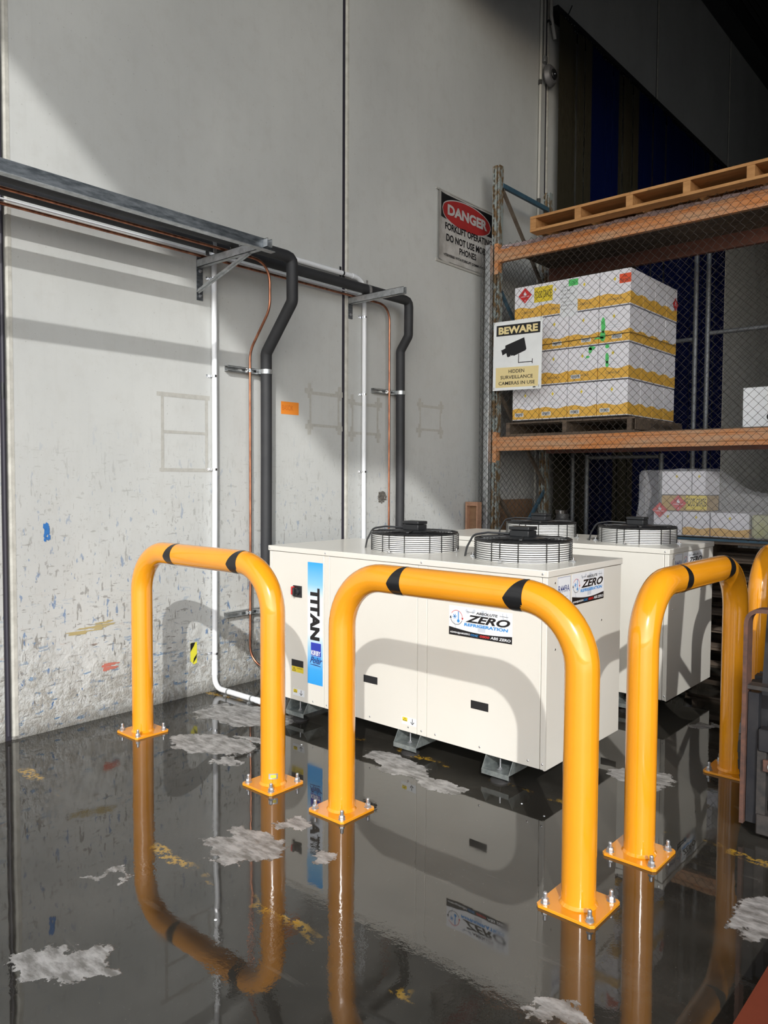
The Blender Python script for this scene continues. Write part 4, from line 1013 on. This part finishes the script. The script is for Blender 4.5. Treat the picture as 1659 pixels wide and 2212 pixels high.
for i in range(n+1):
    x = -2.84+(1.22)*i/n; zt_ = film_top(x)
    flare = .045 if i == 0 else 0
    for (yy, zz) in ((6.862,1.075),(6.872,1.075+(zt_-1.075)*.5),(6.875,zt_-.03),(6.90,zt_),(7.30,zt_+.01),(7.34,zt_-.1),(7.36,1.08)):
        vs.append((x+rnd.uniform(-.006,.006)-flare, yy+rnd.uniform(-.007,.007), zz+(rnd.uniform(-.008,.008) if zz > 1.1 else 0)))
m.add(vs, [(i*7+j, (i+1)*7+j, (i+1)*7+j+1, i*7+j+1) for i in range(n) for j in range(6)])
m.add([(-2.94,6.87,1.078),(-2.84,6.86,1.078),(-2.82,6.87,1.655),(-2.86,6.93,1.67),(-2.80,6.95,1.45)], [(0,1,4),(1,2,4),(2,3,4),(0,4,3)])
tag(m.build('plastic_wrap', M_film, None), 'clear wrinkled plastic sheet draped over the low pile of cartons', 'plastic sheet')

# things deep in the cage
tag(MB().box(-4.62,-4.58,7.10,7.86,0,1.345).build('plywood_sheet', M_ply, None, smooth=False), 'brown plywood sheet leaning on the wall inside the cage', 'plywood')
fr = thing('timber_box', (-4.52,6.56,0), 'reddish timber box frame between the wall and the cage post', 'timber frame')
MB().box(-4.598,-4.578,6.54,6.62,0,1.335).build('side_board', M_frame, fr, bevel=.002); MB().box(-4.462,-4.448,6.54,6.62,0,1.335).build('side_board', M_frame, fr, bevel=.002)
MB().box(-4.578,-4.462,6.54,6.62,1.295,1.335).build('top_board', M_frame, fr, bevel=.002); MB().box(-4.578,-4.462,6.595,6.61,.0,1.295).build('back_board', M_ply, fr, bevel=.002)
gb = thing('gas_bottle', (-4.02,7.55,0), 'dark grey gas bottle standing in the gloom behind the mesh', 'gas bottle')
MB().lathe([(0,0),(.12,0),(.125,.02),(.125,1.02),(.11,1.10),(.07,1.15),(.07,1.20),(.03,1.21),(0,1.215)], (-4.05,7.60,0), 28).build('bottle', flat('grey_bottle',(.10,.10,.10),.4,.3), gb)
MB().lathe([(.055,1.20),(.075,1.20),(.078,1.235),(.072,1.24),(.05,1.235)], (-4.05,7.60,0), 24).build('collar', M_chrome, gb)
def pipeframe(label, x0, x1, y, z0, z1, mids=()):
    t = thing('pipe_gate', ((x0+x1)/2,y,0), label, 'gate', 'steel pipe gates behind the rack'); r_ = .025; M_g = M_gate
    for x in (x0,x1): MB().tube([(x,y,z0),(x,y,z1)], r_, 14).build('stile', M_g, t)
    for z in (z0+.03,z1-.03)+tuple(mids): MB().tube([(x0+r_,y,z),(x1-r_,y,z)], r_*.9, 14).build('rail', M_g, t)
M_gate = mottled('dull_galvanised_pipe',(.13,.14,.15),(.18,.19,.20),12,.5,.4)
pipeframe('grey pipe gate behind the carton stack, left of the paired posts', -4.35, -2.95, 8.40, .02, 4.6, (3.07,))
pipeframe('grey pipe gate at the right behind the white box', -2.83, -1.3, 8.42, .02, 4.6, (3.12,))
pipeframe('smaller grey pipe frame standing low behind the farther fan', -4.02, -3.17, 8.10, .0, 1.85, (.80,))

# chain-link cage front and its return, one object each
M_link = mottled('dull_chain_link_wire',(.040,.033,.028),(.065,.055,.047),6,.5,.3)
M_linkb = flat('shaded_chain_link_wire',(.022,.020,.018),.6)  # darker copy of the wire, gloom behind the rack put into its colour
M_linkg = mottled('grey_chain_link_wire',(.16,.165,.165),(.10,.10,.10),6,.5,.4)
def chain(name, mat, origin, u_, W_, z0, z1, label, pitch=.0765, sag=.010, r_=.0024, top=None):
    o, u_ = Vector(origin), Vector(u_); nn = u_.cross(Z_); cols = int(W_/pitch); rws = int((z1-z0)/(pitch/2)); m = MB()
    def disp(a, z):
        dx = sag*(math.sin(a*2.3+z*3.1)+.6*math.sin(a*5.1-z*2.2)); dz = sag*(math.sin(a*3.3+z*1.7)+.5*math.sin(a*1.2+z*6.1))
        for (ca, cz, s_, rr) in ((.62,1.62,.028,.17),(.75,1.28,-.020,.14),(2.25,1.30,.028,.16),(1.9,2.2,-.014,.2),(2.2,2.9,.02,.22)):
            q = math.exp(-(((a-ca)**2+(z-cz)**2)/rr**2)); dz += s_*q; dx += s_*.6*q*math.sin(z*40)*.3
        return dx, dz
    for c in range(-1, cols+1):
        pts = []
        for k in range(rws+1):
            a = c*pitch+(pitch/2 if k % 2 else -.0)+(0 if True else 0)
            a0 = c*pitch + (pitch*.52 if k % 2 else -pitch*.02)
            z = z0+k*pitch/2; dx, dz = disp(a0, z)
            a1 = min(max(a0+dx,0),W_)
            pts.append(o+u_*a1+Z_*(z+dz)+nn*(.0016 if (k % 2) else -.0016))
        m.tube(pts, r_, 3, cap=False)
    # second half: zigzag wires of opposite hand between the columns
    for c in range(-1, cols+1):
        pts = []
        for k in range(rws+1):
            a0 = c*pitch + (pitch*.48 if k % 2 else pitch*1.02)
            z = z0+k*pitch/2; dx, dz = disp(a0, z); a1 = min(max(a0+dx,0),W_)
            pts.append(o+u_*a1+Z_*(z+dz)+nn*(-.0016 if (k % 2) else .0016))
        m.tube(pts, r_, 3, cap=False)
    ob = m.build(name, mat, None); tag(ob, label, 'wire mesh', None, 'stuff'); return ob
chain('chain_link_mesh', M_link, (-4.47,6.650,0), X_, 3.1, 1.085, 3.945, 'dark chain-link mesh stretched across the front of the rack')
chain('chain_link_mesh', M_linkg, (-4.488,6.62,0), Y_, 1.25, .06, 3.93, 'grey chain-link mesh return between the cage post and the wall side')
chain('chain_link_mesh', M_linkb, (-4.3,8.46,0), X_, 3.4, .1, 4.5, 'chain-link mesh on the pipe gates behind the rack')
cp = thing('cage_post', (-4.42,6.67,0), 'square galvanised cage post left of the rusted rack upright', 'post')
MB().box(-4.468,-4.408,6.660,6.720,0,3.945).build('post', M_galv, cp, bevel=.004)
MB().box(-4.468,-4.408,6.660,6.720,3.945,3.950).build('cap', M_galv, cp)

# BEWARE sign wired to the mesh
bs = thing('beware_sign', (-4.04,6.6,2.455), 'white BEWARE surveillance camera sign wired to the mesh', 'sign')
uB = Vector((1,0,-.022)).normalized(); vB = Vector((.008,0,1)).normalized(); oB = Vector((-4.326,6.615,2.460))
def cv(pts): # from world x,z to the sign's own u,v
    return [((x-oB.x), (z-oB.z)) for x, z in pts]
plate('panel', M_signw, bs, oB, uB, vB, .553, .683, .003)
def on(name, mat, pts, lift=.0036):
    m = MB(); m.add([(x,oB.y-lift,z) for x,z in pts], [tuple(range(len(pts)))]); return m.build(name, mat, bs, smooth=False)
on('black_header', M_ink, [(-4.288,2.999),(-3.792,2.987),(-3.789,3.092),(-4.285,3.105)])
tx = Vector((.446,0,-.011)).normalized()
text('lettering', 'BEWARE', M_cream2, bs, (-4.262,oB.y-.004,3.014), tx, Z_, .446, .073, .045, 0, .0008)
on('camera_silhouette', M_ink, [(-4.182,2.90),(-4.182,2.873),(-4.221,2.858),(-4.231,2.862),(-4.214,2.806),(-4.17,2.824),(-4.16,2.788),(-4.147,2.782),(-4.123,2.789),(-4.118,2.805),(-4.111,2.791),(-4.088,2.796),(-4.085,2.788),(-3.953,2.83),(-3.941,2.844),(-3.967,2.959)])
on('camera_stand', M_ink, [(-4.033,2.722),(-4.025,2.722),(-4.024,2.804),(-4.032,2.804)]); on('camera_stand', M_ink, [(-4.033,2.715),(-3.877,2.712),(-3.877,2.720),(-4.033,2.723)]); on('camera_stand', M_ink, [(-3.879,2.698),(-3.870,2.698),(-3.869,2.744),(-3.877,2.744)])
on('yellow_box', M_cream2, [(-4.293,2.488),(-3.809,2.476),(-3.803,2.671),(-4.291,2.687)])
text('lettering', 'HIDDEN', M_ink, bs, (-4.141,oB.y-.004,2.624), tx, Z_, .179, .034, .012)
text('lettering', 'SURVEILLANCE', M_ink, bs, (-4.234,oB.y-.004,2.569), tx, Z_, .368, .034, .012)
text('lettering', 'CAMERAS IN USE', M_ink, bs, (-4.255,oB.y-.004,2.511), tx, Z_, .412, .034, .012)
on('maker_oval', M_ink, [(-3.85+.018*math.cos(a), 2.468+.006*math.sin(a)) for a in [2*PI*i/16 for i in range(16)]])
for (x, z) in ((-4.31,3.125),(-3.785,3.11),(-3.80,2.47),(-4.312,2.475)):
    MB().tube([(x,6.61,z-.006),(x+.004,6.603,z),(x+.002,6.61,z+.016),(x,6.65,z+.018)], .0014, 5).build('tie_wire', M_wire, bs)

# ------------------------------------------------------------------ forklift at the right edge
fk = thing('forklift', (-.45,4.3,0), 'dark forklift front with rusty backrest bar and tyre at the right edge', 'forklift')
def flatbar(path, w_, t_, wdir):
    m = MB(); P = [Vector(p) for p in path]; k = len(P); wd = Vector(wdir)*(w_/2); vs = []
    for i in range(k):
        T = (P[min(i+1,k-1)]-P[max(i-1,0)]).normalized(); nn = T.cross(Vector(wdir)).normalized()*(t_/2)
        vs += [P[i]+wd+nn, P[i]-wd+nn, P[i]-wd-nn, P[i]+wd-nn]
    fs = [(0,1,2,3)]+[(k*4-1,k*4-2,k*4-3,k*4-4)]
    for i in range(k-1):
        for j in range(4): fs.append((i*4+j, (i+1)*4+j, (i+1)*4+(j+1)%4, i*4+(j+1)%4))
    return m.add(vs, fs)
XL, YC = -1.005, 3.60
flatbar(fillet([(XL,YC,.055),(XL,YC,.5),(XL,YC,1.005),(XL+.14,YC,1.005),(XL+.9,YC,1.005),(-.03,YC,1.005),(-.03,YC,.06)], .115, 8), .075, .017, Y_).build('backrest_bar', M_fkrust, fk)
MB().box(XL+.008,-.04,YC-.02,YC+.05,.655,.672).build('backrest_shelf', M_fkgrey, fk, smooth=False)
MB().box(XL+.012,XL+.055,YC-.015,YC+.03,.06,.64).build('side_channel', M_fkdark, fk, smooth=False)
MB().box(XL+.058,XL+.095,YC-.03,YC+.01,.085,.40).build('inner_bar', M_fkgrey, fk, smooth=False)
MB().box(XL+.06,-.06,YC-.035,YC+.03,.39,.49).build('carriage_plate', M_fkdark, fk, bevel=.006)
MB().box(XL+.06,-.06,YC-.04,YC+.03,.025,.115).build('carriage_plate', M_fkgrey, fk, bevel=.006)
MB().box(XL+.085,-.10,YC-.046,YC-.03,.310,.362).build('hook_bar', M_fkrust, fk, bevel=.003)
for x in (XL+.125, -.2): MB().lathe([(0,0),(.02,0),(.02,.006),(.011,.006),(.010,.014),(0,.015)], (x,YC-.046,.336), 16, -Y_).build('bolt', M_galv, fk)
for x in (-.63, -.20):
    MB().box(x,x+.13,YC-.08,YC-.04,.04,.50).build('fork_shank', M_fork, fk, bevel=.004)
    vs = [(x,YC-.08,.050),(x+.13,YC-.08,.050),(x+.13,YC-1.55,.060),(x+.03,YC-1.62,.060),(x,YC-1.55,.060)]
    m = MB(); vs2 = [(a,b,c-.038+(.030 if b < 2.1 else 0)) for a,b,c in vs]
    m.add(vs+vs2, [(4,3,2,1,0),(5,6,7,8,9)]+[(i,(i+1)%5,(i+1)%5+5,i+5) for i in range(5)]).build('fork', M_fork, fk, smooth=False)
tl = Vector((0,.16,1)).normalized()
for x in (-1.00, -.90, -.16, -.06):
    b0 = Vector((x+.03,3.74,.12)); MB().bar(b0, b0+tl*2.0, .035, .10, Y_).build('mast_rail', M_fkdark, fk, smooth=False)
for hh in (.35, 1.1, 1.95):
    b0 = Vector((-.99,3.78,.12))+tl*hh; MB().bar(b0, b0+Vector((.95,0,0)), .03, .09).build('mast_crossbar', M_fkdark, fk, smooth=False)
def tyre(cx, cy, rr, wd, nm='tyre'):
    m = MB().lathe([(rr*.45,-wd/2),(rr*.93,-wd/2),(rr*.98,-wd/2+.02),(rr*.98,wd/2-.02),(rr*.93,wd/2),(rr*.45,wd/2)], (cx,cy,rr), 40, X_)
    for k in range(22):
        a = 2*PI*k/22
        for sx in (-1,1):
            c0 = Vector((cx+sx*wd*.27, cy+math.cos(a+sx*.07)*rr*.985, rr+math.sin(a+sx*.07)*rr*.985))
            rad = Vector((0,math.cos(a+sx*.07),math.sin(a+sx*.07))); tan = Vector((0,-rad.z,rad.y))
            m.obox(c0, Vector((wd*.20,0,0))+tan*sx*.012, tan*rr*.085, rad*.012)
    t_ = m.build(nm, M_rubber, fk); MB().lathe([(0,-.03),(rr*.40,-.03),(rr*.44,0),(rr*.44,.03),(0,.03)], (cx,cy,rr), 24, X_).build('wheel_hub', M_fkgrey, t_)
tyre(-.985, 4.12, .30, .24); tyre(.06, 4.12, .30, .24)
tyre(-.90, 5.45, .24, .2); tyre(-.02, 5.45, .24, .2)
MB().box(-.86,-.06,4.15,5.3,.25,.85).build('body', M_fkdark, fk, bevel=.04); MB().box(-.90,-.02,5.15,5.85,.30,1.05).build('counterweight', M_fkdark, fk, bevel=.06)
MB().box(-.70,-.22,4.75,5.05,.85,1.0).build('seat', M_blackp, fk, bevel=.03)
MB().box(-.70,-.22,5.02,5.12,.95,1.4).build('seat_back', M_blackp, fk, bevel=.03)
for x in (-.86,-.10):
    MB().bar((x+.02,4.22,.8), (x+.02,4.45,2.05), .05, .05, Y_).build('guard_pillar', M_fkdark, fk); MB().bar((x+.02,5.4,.9), (x+.02,5.3,2.05), .05, .05, Y_).build('guard_pillar', M_fkdark, fk)
MB().box(-.90,-.02,4.35,5.40,2.05,2.10).build('overhead_guard', M_fkdark, fk, bevel=.01)

# raised ends of things: tiny floor litter
for (x, y, s_) in ((-3.12,1.05,.016),(-2.2,1.62,.006),(-3.3,3.05,.005),(-1.9,3.2,.005),(-1.75,3.15,.005)):
    tag(MB().lathe([(s_,0),(s_*.8,.002),(0,.003)], (x,y,.0002), 7).build('litter', M_white, None), 'tiny white scrap lying on the wet floor', 'litter', 'white scraps on the floor')
